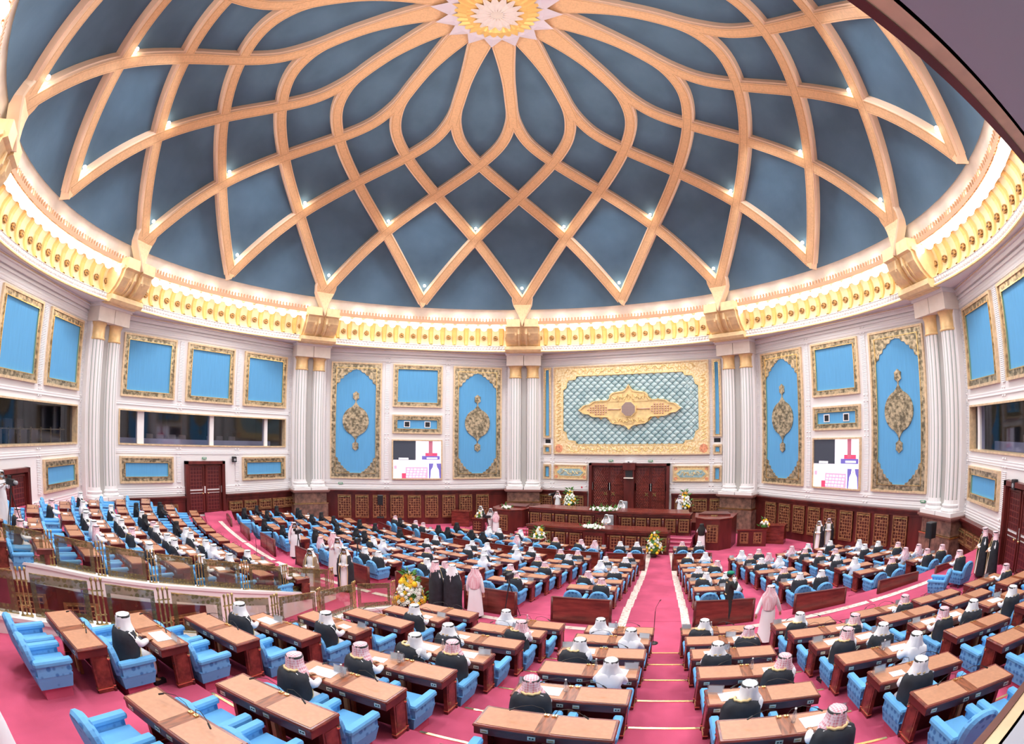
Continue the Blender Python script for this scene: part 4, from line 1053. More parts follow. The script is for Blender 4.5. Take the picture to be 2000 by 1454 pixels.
def seated(name, cloth, robe, cloak=None, woman=False, pose=0):
    r = empty(name)
    hz = 1.195; dy = .05 if pose == 0 else .12; dx = 0 if pose < 2 else .10
    nd = {'pel': ((0,0,.56),(.15,.12)), 'sp': ((dx*.3,dy*.2,.74),(.13,.10)), 'ch': ((dx*.7,dy*.5,.95),(.145,.09)), 'nb': ((dx,dy*.8,1.06),(.060,.055)), 'nk': ((dx,dy,1.11),(.050,.052)), 'hd': ((dx,dy+.02,1.19),(.080,.092)), 'ht': ((dx,dy+.005,1.255),(.072,.085))}
    ed = [('pel','sp'),('sp','ch'),('ch','nb'),('nb','nk'),('nk','hd'),('hd','ht')]
    for sx, t in ((-1,'l'),(1,'r')):
        ey = .16 if pose != 1 else .22
        nd['sh'+t] = ((dx*.7+sx*.18,dy*.5,1.00),.052); nd['el'+t] = ((dx*.5+sx*.25,ey,.83),.042); nd['wr'+t] = ((dx+sx*.13,ey+.24,.815),.026)
        ed += [('ch','sh'+t),('sh'+t,'el'+t),('el'+t,'wr'+t)]
        nd['hp'+t] = ((sx*.09,.04,.54),.085); nd['kn'+t] = ((sx*.12,.40,.53),.062); nd['an'+t] = ((sx*.12,.38,.11),.040); nd['ft'+t] = ((sx*.13,.52,.05),(.042,.03))
        ed += [('pel','hp'+t),('hp'+t,'kn'+t),('kn'+t,'an'+t),('an'+t,'ft'+t)]
        hand(nd, ed, 'wr'+t, nd['wr'+t][0], (-sx*.35, .9, -.05), sx)
    body = skin('person_body', nd, ed, M['skin'], 'pel', 1, face(dx, dy+.02, hz)); put('body', body, r)
    rb = {'pel': ((0,-.01,.55),(.20,.17)), 'sp': ((dx*.3,dy*.2,.74),(.20,.16)), 'ch': ((dx*.7,dy*.5,.95),(.215,.155)), 'nb': ((dx,dy*.7,1.06),(.11,.10))}; re_ = [('pel','sp'),('sp','ch'),('ch','nb')]
    for sx, t in ((-1,'l'),(1,'r')):
        a = nd['sh'+t][0]; e = nd['el'+t][0]; w_ = nd['wr'+t][0]
        rb['sh'+t] = (a,.092); rb['el'+t] = (e,.066); rb['wr'+t] = (w_,.050); re_ += [('ch','sh'+t),('sh'+t,'el'+t),('el'+t,'wr'+t)]
        rb['kn'+t] = ((sx*.11,.40,.53),.115); rb['an'+t] = ((sx*.10,.37,.16),.115); re_ += [('pel','kn'+t),('kn'+t,'an'+t)]
    put('robe', skin('robe', rb, re_, robe, 'pel', 1), r)
    mb = MB()
    for sx in (-1,1): mb.box(sx*.13-.045, sx*.13+.045, .36, .60, .0, .075, .0, .0)
    build_each(mb, 'shoe', M['black'], r)
    headparts(r, dx, dy+.02, hz, cloth, True, .22 if not woman else .38, 0, woman)
    if cloak:
        y = dy*.5
        mantle(r, cloak, [(1.085,.125,.10,y,2.35),(1.055,.24,.15,y,2.45),(.97,.285,.18,y,2.5),(.86,.30,.20,y,2.35),(.70,.31,.21,y-.01,2.15),(.54,.30,.22,-.02,1.95)], 0, 0)
    return r
def standing(name, cloth, robe, cloak=None, pose='front', scale=1.0, woman=False, head=True, beret=False):
    """pose: front (hands joined), down (arms hanging), walk, camera (arms raised)"""
    r = empty(name); hz = 1.60
    nd = {'pel': ((0,0,.93),(.14,.10)), 'sp': ((0,0,1.12),(.125,.095)), 'ch': ((0,0,1.32),(.165,.105)), 'nb': ((0,0,1.44),(.062,.06)), 'nk': ((0,.01,1.49),(.050,.052)), 'hd': ((0,.02,1.59),(.080,.092)), 'ht': ((0,.005,1.66),(.072,.085))}
    ed = [('pel','sp'),('sp','ch'),('ch','nb'),('nb','nk'),('nk','hd'),('hd','ht')]
    st = .20 if pose == 'walk' else 0
    A = {'front': lambda s: ((s*.27,.02,1.12),(s*.08,.25,1.04),(-s*.8,.5,-.1)), 'down': lambda s: ((s*.25,-.01,1.10),(s*.27,.05,.85),(0,.15,-1)),
         'walk': lambda s: ((s*.26,s*.10,1.12),(s*.29,s*.26,.90),(0,.4,-1)), 'camera': lambda s: ((s*.27,.10,1.18),(s*.12,.34,1.34),(-s*.3,1,.3)), 'call': lambda s: ((.24,.10,1.17),(.16,.16,1.44),(-.2,0,1)) if s > 0 else ((-.25,-.01,1.10),(-.27,.05,.85),(0,.15,-1))}[pose]
    for sx, t in ((-1,'l'),(1,'r')):
        e, w_, hd_ = A(sx); nd['sh'+t] = ((sx*.185,0,1.385),.058); nd['el'+t] = (e,.043); nd['wr'+t] = (w_,.027); ed += [('ch','sh'+t),('sh'+t,'el'+t),('el'+t,'wr'+t)]
        nd['hp'+t] = ((sx*.09,0,.90),.085); nd['kn'+t] = ((sx*.10,.03+sx*st*.6,.50),.060); nd['an'+t] = ((sx*.10,sx*st,.10),.040); nd['ft'+t] = ((sx*.115,sx*st+.14,.04),(.042,.03))
        ed += [('pel','hp'+t),('hp'+t,'kn'+t),('kn'+t,'an'+t),('an'+t,'ft'+t)]
        up = Vector((0,0,1)) if abs(Vector(hd_).normalized().z) < .8 else Vector((0,1,0)); hand(nd, ed, 'wr'+t, w_, hd_, sx, .02, up)
    put('body', skin('person_body', nd, ed, M['skin'] if not beret else M['skin'], 'pel', 1, face(0,.02,hz)), r)
    # robe: flared to the ankles; or jacket and trousers
    rb = {'pel': ((0,0,.92),(.18,.145)), 'sp': ((0,0,1.12),(.17,.135)), 'ch': ((0,0,1.32),(.195,.135)), 'nb': ((0,0,1.43),(.09,.08))}; re_ = [('pel','sp'),('sp','ch'),('ch','nb')]
    for sx, t in ((-1,'l'),(1,'r')):
        rb['sh'+t] = (nd['sh'+t][0],.075); rb['el'+t] = (nd['el'+t][0],.062); rb['wr'+t] = (nd['wr'+t][0],.050); re_ += [('ch','sh'+t),('sh'+t,'el'+t),('el'+t,'wr'+t)]
    if beret:
        for sx, t in ((-1,'l'),(1,'r')):
            rb['kn'+t] = (nd['kn'+t][0],.085); rb['an'+t] = (nd['an'+t][0],.065); rb['hp'+t] = (nd['hp'+t][0],.11); re_ += [('pel','hp'+t),('hp'+t,'kn'+t),('kn'+t,'an'+t)]
    put('robe' if not beret else 'uniform', skin('robe', rb, re_, robe, 'pel', 1), r)
    if not beret:
        mb = MB(); n = 20; rings = []
        for z, rx, ry in ((1.15,.165,.13),(.95,.20,.165),(.7,.215,.19),(.4,.24,.215),(.1,.27,.24+st*.3)): rings.append([(rx*cos(2*pi*i/n)*(1+.03*sin(i*2.9)), (ry*sin(2*pi*i/n))*(1+.03*sin(i*2.9))+.01, z) for i in range(n)])
        mb.loft(rings, capb=False, capt=False); mb.build('robe_skirt', robe, r, True)
    mb = MB()
    for sx in (-1,1): mb.bbox(sx*.115-.048, sx*.115+.048, sx*st-.09, sx*st+.20, 0, .08, .02)
    build_each(mb, 'shoe', M['black'], r)
    if beret:
        mb = MB(); mb.ball((0.01,-.005,1.685), .125, 12, 6, 1.05,1.05,.45); mb.lathe([(.098,1.64),(.102,1.66),(.10,1.69)], 14, 0, 0); mb.build('beret', M['green'], r, True)
        mb = MB(); mb.ball((0,-.03,1.615), .098, 10, 6, 1,1.0,.9); mb.build('hair', M['hair'], r, True)
        mb = MB(); mb.ball((0,.112,1.552), .05, 8, 5, 1.3,.5,.8); mb.build('face_mask', M['mask'], r, True)
        mb = MB(); 
        for sx in (-1,1): mb.ball((sx*.033,.107,1.612), .011, 6, 4)
        build_each(mb, 'eye', M['hair'], r, True)
        mb = MB(); mb.box(-.05,.05,-.115,-.10,1.36,1.39); mb.lathe([(.13,.98),(.145,1.0),(.13,1.02)],16,0,0); build_each(mb, 'belt', M['trimgold'], r)
    else: headparts(r, 0, .02, hz, cloth, True, .36, 0, woman)
    if cloak:
        mantle(r, cloak, [(1.475,.12,.095,.0,2.4),(1.43,.23,.14,0,2.5),(1.30,.275,.175,0,2.6),(1.05,.34,.21,.02,2.65),(.80,.35,.225,.02,2.6),(.4,.33,.24,.01,2.65),(.07,.34,.26,0,2.7)], 0, 0, seated=False)
    if scale != 1: r.scale = (scale,)*3
    return r
# ================================================================== SEATING
DESKS = []
def okd(sec, R, phi):
    u, v = fan(R, phi)
    return octr(u, v) <= 14.2 and not (sec[0] == 'M' and v > 8.0)
LEFTC = [-5.55-3.08*j for j in range(8)]
MIDL = [7.5,2.6,-2.2,-6.9,-11.4,-16.6,-21.0,-25.5,-30.0]; MIDR = [14.6,19.8,25.0,29.6]
for j, (p0, c_) in enumerate(NEARC):
    for k in range(8):
        R, phi = 31.13+1.10*k, p0-c_*k
        if okd('N', R, phi): DESKS.append(('N', j, k, R, phi, TOPN[k]-DH))
for j, phi in enumerate(LEFTC):
    for k in range(8):
        R = 31.55+1.10*k
        if okd('L', R, phi): DESKS.append(('L', j, k, R, phi, TOPN[k]-DH))
for sec, cols in (('ML', MIDL), ('MR', MIDR)):
    for j, phi in enumerate(cols):
        for i, m in enumerate([0,1,2,3,4,5,6.95,7.95,8.95,9.95]):
            R = 27.15+moff(phi)-1.10*m
            if okd(sec, R, phi): DESKS.append((sec, j, i, R, phi, TOPM[min(i,6)]-DH))
OCC = {('L',0):'.ww..ww.....r.......',('L',1):'.wwwwwr.wr...r......',('L',2):'..wwrwwwwwr.........',('L',3):'...fwfw..w..........',('L',4):'....f....w..........',('L',5):'..ff................',
('ML',0):'.rr..ww.ww.rww......',('ML',1):'.rr..rr..wrrrr......',('ML',2):'wr...ww..www.r......',('ML',3):'ww...r...www.rw.....',('ML',4):'r...ww...ww.ffww....',('ML',5):'f..f..ff..f.fff.....',('ML',6):'.f.....f..f.rr......',('ML',7):'f.f...f.f..frf......',('ML',8):'...ff.ff.f..........',
('MR',0):'.wwww..r..wwrw......',('MR',1):'wwr...wwrrwr........',('MR',2):'.rw.w.rrr.rw........',('MR',3):'rrrr.rww.ww.........',
('N',0):'...w...ww....w......',('N',1):'w..rw.wrr.r.........',('N',2):'w..Ww..wR...........',('N',3):'w..rw..rw..r........',('N',4):'w..rrw.ww...........',('N',5):'.r..rw..............',('N',6):'....w...............',('N',7):'.r..................'}
def coldesc(sec, j):
    if sec == 'N': return (ORD[2-j]+' column left of aisle') if j < 3 else (ORD[j-3]+' column right of aisle')
    if sec == 'L': return ORD[j]+' column beyond glass rail'
    if sec == 'ML': return ORD[j]+' column left of aisle'
    return ORD[j]+' column right of aisle'
def rowdesc(sec, k): return {'N':'rear tiers', 'L':'left tiers', 'ML':'centre floor', 'MR':'centre floor'}[sec]+' '+ORD[k]+' row'
def place(o, u, v, z, rz, dz=0): o.location = P(u, v, z)+Vector((0,0,dz)); o.rotation_euler = (0,0,rz)
def lodof(u, v): d = math.hypot(u-CU[0], v-CU[1]); return 0 if d < 11.5 else 1 if d < 17 else 2
deskP = {l: Proto(make_desk(l)) for l in (0,1,2)}; chairP = {0: Proto(make_chair(0)), 1: Proto(make_chair(1))}
boothP = Proto(make_booth()); paperP = Proto(make_paper()); sheetP = Proto(make_sheet()); plateP = Proto(make_plate()); bottleP = Proto(make_bottle())
PP = {}
def person(kind):
    if kind not in PP:
        a = {'wc': lambda: seated('person', M['wcloth'], M['wcloth'], M['bisht'], pose=0), 'rc': lambda: seated('person', M['redcheck'], M['wcloth'], M['bisht'], pose=1),
             'ww': lambda: seated('person', M['wcloth'], M['wcloth'], None, pose=1), 'rw': lambda: seated('person', M['redcheck'], M['wcloth'], None, pose=0),
             'wl': lambda: seated('person', M['wcloth'], M['wcloth'], M['bisht'], pose=2), 'rl': lambda: seated('person', M['redcheck'], M['wcloth'], M['bisht'], pose=2),
             'f': lambda: seated('person', M['abaya'], M['abaya'], None, True, 0)}[kind]
        PP[kind] = Proto(a())
    return PP[kind].take()
KD = {'wc':'white headcloth, black cloak','rc':'red-checked headcloth, black cloak','ww':'white headcloth, white robe','rw':'red-checked headcloth, white robe','wl':'white headcloth, black cloak','rl':'red-checked headcloth, black cloak','f':'black veil and robe'}
RN = random.Random(4)
chairs = []
for (sec, j, k, R, phi, z) in DESKS:
    u, v = fan(R, phi); f = radians(phi); l = lodof(u, v)
    d = deskP[l].take(); place(d, u, v, z, f)
    tag(d, 'red-brown two-seat desk, %s, %s' % (rowdesc(sec, k), coldesc(sec, j)), 'desk', 'two-seat desks')
    occ = OCC.get((sec, j), '.'*20)[2*k:2*k+2]
    for si, side in enumerate((-1, 1)):
        su, sv = fan(R+.33, phi); su += side*.33*cos(f); sv += side*.33*sin(f)
        dist = math.hypot(su-CU[0], sv-CU[1]); sd = 'left' if side < 0 else 'right'
        if octr(su, sv) > (13.9 if sv < -6 and su > 6 else 14.6): continue
        chairs.append((dist, su, sv, z, f, sec, j, k, sd, l))
        o = occ[si]
        if o != '.':
            if o == 'f': kd = 'f'
            elif o == 'W': kd = 'ww'
            elif o == 'R': kd = 'rc'
            else: kd = o+RN.choice('ccclw')
            p = person(kd); a = RN.uniform(-.22,.22); pu, pv = fan(R+.335, phi); pu += side*.33*cos(f); pv += side*.33*sin(f)
            place(p, pu, pv, z, f+a)
            tag(p, 'person, %s, seated %s, %s, %s' % (KD[kd], sd, rowdesc(sec, k), coldesc(sec, j)), 'person', 'seated members')
            # papers and name stand
            if o != 'f' or RN.random() < .5:
                q = (paperP if RN.random() < .5 else sheetP).take(); off = side*RN.uniform(.26,.34)
                qu, qv = u+off*cos(f)-.10*sin(f)/1, v+off*sin(f)+.10*cos(f); place(q, qu, qv, z, f+RN.uniform(-.15,.15), DT+.005)
                tag(q, 'white papers on desk, %s seat, %s, %s' % (sd, rowdesc(sec, k), coldesc(sec, j)), 'papers', 'papers on the desks')
                q = plateP.take(); off = side*(.55 if RN.random() < .7 else .14); qu, qv = u+off*cos(f)-.30*sin(f), v+off*sin(f)+.30*cos(f); place(q, qu, qv, z, f+RN.uniform(-.2,.2), DT+.005)
                tag(q, 'clear name stand, %s seat, %s, %s' % (sd, rowdesc(sec, k), coldesc(sec, j)), 'name stand', 'name stands')
                if dist < 13 and RN.random() < .5:
                    q = bottleP.take(); off = side*.08; qu, qv = u+off*cos(f)-.24*sin(f), v+off*sin(f)+.24*cos(f); place(q, qu, qv, z, f, DT+.005)
                    tag(q, 'small water bottle, %s seat, %s, %s' % (sd, rowdesc(sec, k), coldesc(sec, j)), 'bottle', 'water bottles')
    if sec[0] == 'M' and k in (0, 6):
        R2 = R+1.08 if k == 0 else R+1.0; bu, bv = fan(R2, phi); b = boothP.take(); place(b, bu, bv, z if k == 0 else z, f)
        tag(b, 'low wooden booth panel, %s, %s' % (rowdesc(sec, k), coldesc(sec, j)), 'panel', 'booth back panels')
chairs.sort(key=lambda c: c[0]); rest = MB(); nc = 0
for (dist, su, sv, z, f, sec, j, k, sd, l) in chairs:
    nc += 1
    if nc <= 300:
        c = chairP[0 if l < 2 else 1].take(); place(c, su, sv, z, f)
        tag(c, 'blue damask armchair, %s seat, %s, %s' % (sd, rowdesc(sec, k), coldesc(sec, j)), 'armchair', 'blue armchairs')
    else:
        Mx = Matrix.Translation(P(su, sv, z)) @ Matrix.Rotation(f, 4, 'Z')
        for ch in chairP[1].root.children: rest.add([Mx @ w_.co for w_ in ch.data.vertices], [tuple(p.vertices) for p in ch.data.polygons])
if rest.v: tag(rest.build('armchair_row', M['bluepl']), 'blue armchairs of the farthest rows, small beyond the nearer desks', 'armchairs', None, 'stuff')
if chairP[1].used is False:
    for ch in list(chairP[1].root.children): bpy.data.objects.remove(ch)
    bpy.data.objects.remove(chairP[1].root)
# ================================================================== GLASS RAILS OF THE SUNKEN PASSAGE
def parapet(pts, nm):
    w = empty(nm, (0,0,0), kind='structure')
    def wallpart(name, m, t0, t1, zt, zb, p0=0, p1=None):
        mb = MB(); rings = []
        q = pts[p0:p1]
        for i, (u, v, z) in enumerate(q):
            a = q[max(0,i-1)]; b = q[min(len(q)-1,i+1)]; d = Vector((b[0]-a[0], b[1]-a[1])).normalized(); n = Vector((-d.y, d.x))
            A, B_ = (zt+z if zt > -5 else zt), (zb+z if zb > -5 else zb)
            rings.append([P(u+n.x*t0, v+n.y*t0, B_), P(u+n.x*t1, v+n.y*t1, B_), P(u+n.x*t1, v+n.y*t1, A), P(u+n.x*t0, v+n.y*t0, A)])
        mb.loft(rings); return mb.build(name, m, w)
    wallpart('parapet_wall', M['white'], -.12, .12, -.05, -6.1)
    wallpart('parapet_cap', M['white'], -.15, .15, .0, -.06)
    return w, wallpart
wA, wp = parapet(RAIL1, 'trim_11'); wB, wp2 = parapet(RAIL2, 'trim_12')
wp2('dado_board', M['wood'], -.16, -.135, -.40, -6.05, 0, 6)
# carved panels on the passage side
for i in range(5):
    (u0,v0,z0),(u1,v1,z1) = RAIL2[i], RAIL2[i+1]; d = Vector((u1-u0, v1-v0)); a = atan2(d.y, d.x); um, vm, zm = (u0+u1)/2, (v0+v1)/2, (z0+z1)/2
    n = Vector((-d.y, d.x)).normalized(); pu, pv = um-n.x*.175, vm-n.y*.175
    mb = MB(); mb.box(-.40*S,.40*S,-.02,.02,ZM(-5.85),ZM(zm-.62)); o = mb.build('carved_panel', M['gildwood'], wB, False, P(pu, pv, -6.65), a)
    mb = MB(); mb.box(-.30*S,.30*S,-.035,.03,ZM(-5.78),ZM(zm-.70)); mb.build('lattice', M['carved'], o)
    mb = MB(); mb.box(-.33*S,.33*S,-.045,.04,ZM(zm-.68),ZM(zm-.66)); mb.build('gilt_bar', M['brassdk'], o)
mb = MB(); mb.box(-3.3*S, 3.0*S, -.1, .1, 0, ZM(-3.6)); mb.build('passage_back', M['wood'], wB, False, P(-3.4,-14.2,-6.65))
post = empty('x'); bpy.data.objects.remove(post)
GH = .66*S
def make_post():
    r = empty('rail_post')
    for i, dx in enumerate((-.10, 0, .10)):
        mb = MB(); mb.lathe([(0,0),(.032,0),(.032,.03),(.019,.05),(.019,.20),(.029,.22),(.019,.24),(.019,.58),(.029,.60),(.019,.62),(.019,GH-.02),(.027,GH),(.034,GH+.035),(.020,GH+.065),(0,GH+.075)], 8, dx, 0)
        mb.build('baluster', M['brassdk'], r, True)
    mb = MB(); mb.box(-.14,.14,-.012,.012,.19,.215); mb.box(-.14,.14,-.012,.012,GH-.20,GH-.175); mb.box(-.14,.14,-.03,.03,0,.02); build_each(mb, 'brass_bracket', M['brassdk'], r); return r
postP = Proto(make_post())
for rn, pts in (('near', RAIL1), ('far', RAIL2)):
    for i, (u, v, z) in enumerate(pts):
        a = pts[max(0,i-1)]; b = pts[min(len(pts)-1,i+1)]; an = atan2(b[1]-a[1], b[0]-a[0])
        p = postP.take(); place(p, u, v, z, an)
        tag(p, 'brass post of three balusters, %s from the front end of the %s glass rail' % (ORD[len(pts)-1-i], rn), 'post', 'rail posts of the sunken passage')
    for i in range(len(pts)-1):
        (u0,v0,z0),(u1,v1,z1) = pts[i], pts[i+1]; d = Vector((u1-u0, v1-v0)); Ln = d.length; d.normalize(); e = .14
        A = P(u0+d.x*e, v0+d.y*e, z0+(z1-z0)*e/Ln); B_ = P(u1-d.x*e, v1-d.y*e, z0+(z1-z0)*(1-e/Ln)); Cn = (A+B_)/2
        g = empty('glass_panel', Cn, 0, '%s glass panel from the front end of the %s passage rail, etched gilt border' % (ORD[len(pts)-2-i], rn), 'glass panel', 'glass panels of the passage rails')
        a, b = A-Cn, B_-Cn; D = (b-a); nrm = Vector((-d.y, d.x, 0))
        def quad(name, s0, s1, h0, h1, m, th, par=g):
            mb = MB(); q = [a+D*s0+Vector((0,0,h0)), a+D*s1+Vector((0,0,h0)), a+D*s1+Vector((0,0,h1)), a+D*s0+Vector((0,0,h1))]
            mb.add([x-nrm*th for x in q]+[x+nrm*th for x in q], [(0,1,2,3),(7,6,5,4),(0,4,5,1),(1,5,6,2),(2,6,7,3),(3,7,4,0)]); return mb.build(name, m, par)
        quad('pane', 0, 1, .03, GH-.03, M['glass'], .003)
        quad('etched_band', .0, 1, .03, .19, M['etch'], .005); quad('etched_band', 0, 1, GH-.20, GH-.04, M['etch'], .005)
        quad('etched_band', 0, .09, .19, GH-.20, M['etch'], .005); quad('etched_band', .91, 1, .19, GH-.20, M['etch'], .005)
        quad('brass_edge', 0, 1, .015, .03, M['brassdk'], .009); quad('brass_edge', 0, 1, GH-.04, GH-.018, M['brassdk'], .009)
# ================================================================== FRONT DOOR AND FITTINGS OF THE FRONT WALL
WF = WALLS[1]
d = empty('door_1', (0,0,0)); d.parent = WF; d['kind'] = 'structure'
zt, zb = ZCAL, -5.75
mb = MB(); ubox(mb, -2.28,-2.12,-.22,.3,zb,zt+.12); ubox(mb, 2.12,2.28,-.22,.3,zb,zt+.12); ubox(mb, -2.28,2.28,-.22,.3,zt,zt+.12); mb.build('door_frame', M['wood'], d); mb = MB(); ubox(mb, -2.12,2.12,.06,.1,zb,zt); mb.build('backing', M['dark'], d)
for i, (a, b) in enumerate(((-2.12,-1.12),(-1.12,-.20),(.32,1.22),(1.22,2.12))):
    mb = MB(); ubox(mb, a+.01, b-.01, -.03, .05, zb, zt); lf = mb.build('door_leaf', M['wood'], d)
    mb = MB(); ubox(mb, a+.08, b-.08, -.06, 0, zb+.12, zt-.10); lt = mb.build('lattice', M['carvedred'], lf)
    n = 7   # diagonal carved bars
    mb = MB()
    for q in range(-n, n):
        x0 = a+.1+(b-a-.2)*q/n*1.0; z0_, z1_ = zb+.15, zt-.12
        p0 = [x0, z0_]; p1 = [x0+(z1_-z0_)*.62, z1_]
        for (p, s_) in ((p0,p1),(([2*(a+b)/2-p0[0], p0[1]]),([2*(a+b)/2-p1[0], p1[1]]))):
            (xa, za), (xb, zb_) = p, s_
            # clip to the leaf
            lo, hi = a+.1, b-.1
            if xa > xb: xa, za, xb, zb_ = xb, zb_, xa, za
            if xb < lo or xa > hi: continue
            if xa < lo: za += (zb_-za)*(lo-xa)/(xb-xa); xa = lo
            if xb > hi: zb_ = za+(zb_-za)*(hi-xa)/(xb-xa); xb = hi
            mb.tube([L(xa,-.065,za), L(xb,-.065,zb_)], .018*S, 4)
    mb.build('lattice_bars', M['woodmid'], lf)
    mb = MB(); cx = b-.22 if i in (0,2) else a+.22
    for t in range(4): 
        an = pi/4+pi/2*t; mb.prism([((cx+.03*cos(an+1.57))*S, ZM(zb+.95+.03*sin(an+1.57))),((cx+.16*cos(an))*S, ZM(zb+.95+.16*sin(an))),((cx-.03*cos(an+1.57))*S, ZM(zb+.95-.03*sin(an+1.57)))][::-1], -.09*S, -.05*S, 'xz')
    mb.build('gilt_boss', M['brassdk'], lf)
mb = MB(); ubox(mb, -.22, .34, -.30, .05, zb, zt+.14); ubox(mb, -.28, .40, -.36, .05, zt-.22, zt+.16); mb.build('centre_pier', M['wood'], d)
mb = MB(); ubox(mb, -.14, .26, -.32, -.28, zt-.62, zt-.26); mb.build('camera_port', M['black'], d)
mb = MB(); ubox(mb, -.20, .32, -.46, -.28, zt-.68, zt-.63); mb.build('port_shelf', M['cream'], d)
def hang(name, label, cat, s, z, y, build):
    """a fitting on the front wall"""
    o = empty(name, P(s, AP-y, z), 0, label, cat); build(o); return o
def sign(o):
    mb = MB(); mb.box(-.16,.16,-.02,.02,0,.13); mb.build('sign_box', M['exit'], o)
    mb = MB()
    for i in range(4): mb.box(-.11+.06*i,-.075+.06*i,-.028,-.02,.035,.10)
    mb.box(-.12,.10,-.028,-.02,.10,.108)
    mb.build('lettering', M['white'], o)
hang('exit_sign', 'small green exit sign above the left leaf of the large door', 'sign', -1.05, -3.02, .06, sign)
hang('exit_sign', 'small green exit sign above the right leaf of the large door', 'sign', 1.20, -3.02, .06, sign)
def proj(o):
    mb = MB(); mb.bbox(-.28,.28,-.35,-.02,0,.12,.02); mb.build('housing', M['white'], o); mb = MB(); mb.box(-.06,.06,-.37,-.34,.03,.09); mb.build('lens', M['black'], o)
hang('projector_unit', 'flat white unit with dark lens above the centre of the large door', 'projector', .05, -3.06, .12, proj)
def alarm(o):
    mb = MB(); mb.box(-.05,.05,-.04,0,0,.13); mb.build('box', mat('red_alarm',(.55,.03,.06),.5), o)
hang('fire_alarm', 'small red alarm box left of the large door', 'alarm', -2.75, -4.55, .02, alarm)
# exit signs in other bays and the small black speakers on the white wall
def onwall(name, k, s, z, y, label, cat, build):
    a = (k-1)*pi/8; o = empty(name, P((AP-y)*sin(a)+s*cos(a), (AP-y)*cos(a)-s*sin(a), z), -a, label, cat); build(o); return o
def wspk(o):
    mb = MB(); mb.bbox(-.15,.15,-.2,0,0,.36,.02); mb.build('cabinet', M['black'], o); mb = MB(); mb.lathe([(0,-.205),(.08,-.205),(.09,-.2)], 10, 0, .15, axis='y'); mb.build('cone', M['grey'], o)
onwall('wall_speaker', -3, 1.48, -3.16, .05, 'small black loudspeaker on the left wall between door and low blue panel', 'loudspeaker', wspk)
onwall('wall_speaker', 5, -.70, -3.30, .05, 'small black loudspeaker on the right wall beside the low blue panel', 'loudspeaker', wspk)
onwall('exit_sign', -3, -.26, -3.02, .04, 'small grey-green exit sign above the left side door', 'sign', sign)
onwall('exit_sign', -1, -4.30, -4.40, .04, 'small green exit sign under the leftmost tall ornate panel', 'sign', sign)
onwall('exit_sign', 3, 4.75, -4.42, .04, 'small green exit sign under the tall ornate panel nearest the right column', 'sign', sign)
# ================================================================== SCREENS
SM = {n: emis('screen_'+n, c_, s_) for n, c_, s_ in (('dark',(.03,.035,.05),.9),('white',(.95,.90,1.0),.95),('lilac',(.62,.55,.95),.9),('pink',(.85,.30,.42),.9),('red',(.75,.05,.12),.9),('blue',(.12,.10,.35),.9),('pale',(.80,.75,.85),.9),('brown',(.35,.10,.15),.9))}
for k, where in ((-1,'left of the gilt wall panel'), (3,'right of the gilt wall panel')):
    a = (k-1)*pi/8; o = empty('video_screen', P(AP*sin(a), AP*cos(a), -6.65), -a, 'large lit video screen split in four pictures, %s' % where, 'screen')
    mb = MB(); frame_ring(mb, -Cc-.02, Cc+.02, ZB-.02, ZSC+.02, .07, -.12, 0); mb.build('bezel', M['frame'], o)
    mb = MB(); ubox(mb, -Cc+.04, Cc-.04, -.05, 0, ZB+.04, ZSC-.04); pn = mb.build('display', SM['white'], o)
    W_, H_ = 2*(Cc-.04), (ZSC-ZB-.08)
    def R_(x0, x1, y0, y1, m, lift=1):
        mb = MB(); ubox(mb, -Cc+.04+W_*x0, -Cc+.04+W_*x1, -.05-.004*lift, -.045, ZB+.04+H_*y0, ZB+.04+H_*y1); mb.build('picture_area', SM[m], pn)
    R_(0,.47,.49,1,'dark'); R_(.12,.32,.50,.545,'white',2); R_(.47,1,.53,1,'pale'); R_(.49,.56,.55,1,'white',2); R_(.60,.97,.50,.60,'blue',2); R_(.70,.92,.52,.56,'white',3); R_(.74,.82,.62,1,'brown',2); R_(.67,.92,.60,.68,'red',2)
    R_(0,.26,0,.48,'white'); R_(.02,.08,.25,.34,'pink',2); R_(.26,.72,.30,.49,'pale'); R_(.26,.72,0,.30,'pink'); R_(.18,.27,0,.14,'red',2)
    for r_ in range(4):
        for c_ in range(6): R_(.285+.07*c_+.01*r_-.02, .285+.07*c_+.03+.01*r_, .03+.065*r_, .07+.065*r_, 'white' if (r_+c_)%2 else 'lilac', 2)
    for c_ in range(5): R_(.30+.09*c_, .33+.09*c_, .38, .43, 'lilac', 2)
    R_(.745,1,0,.40,'blue')
    mb = MB(); x0 = -Cc+.04+W_*.87; z0_ = ZB+.05; mb.prism([((x0+x_*.26)*S, ZM(z0_+z_*.85)) for x_, z_ in ((-1,0),(1,0),(.85,.55),(.45,.75),(.35,.95),(0,1),(-.35,.95),(-.45,.75),(-.85,.55))], -.062*S, -.045*S, 'xz'); mb.build('robed_figure_picture', SM['white'], pn)
    mb = MB(); mb.ball(L(x0, -.062, z0_+.70), .05, 8, 6, 1,.3,1.2); mb.build('face_picture', SM['pink'], pn)
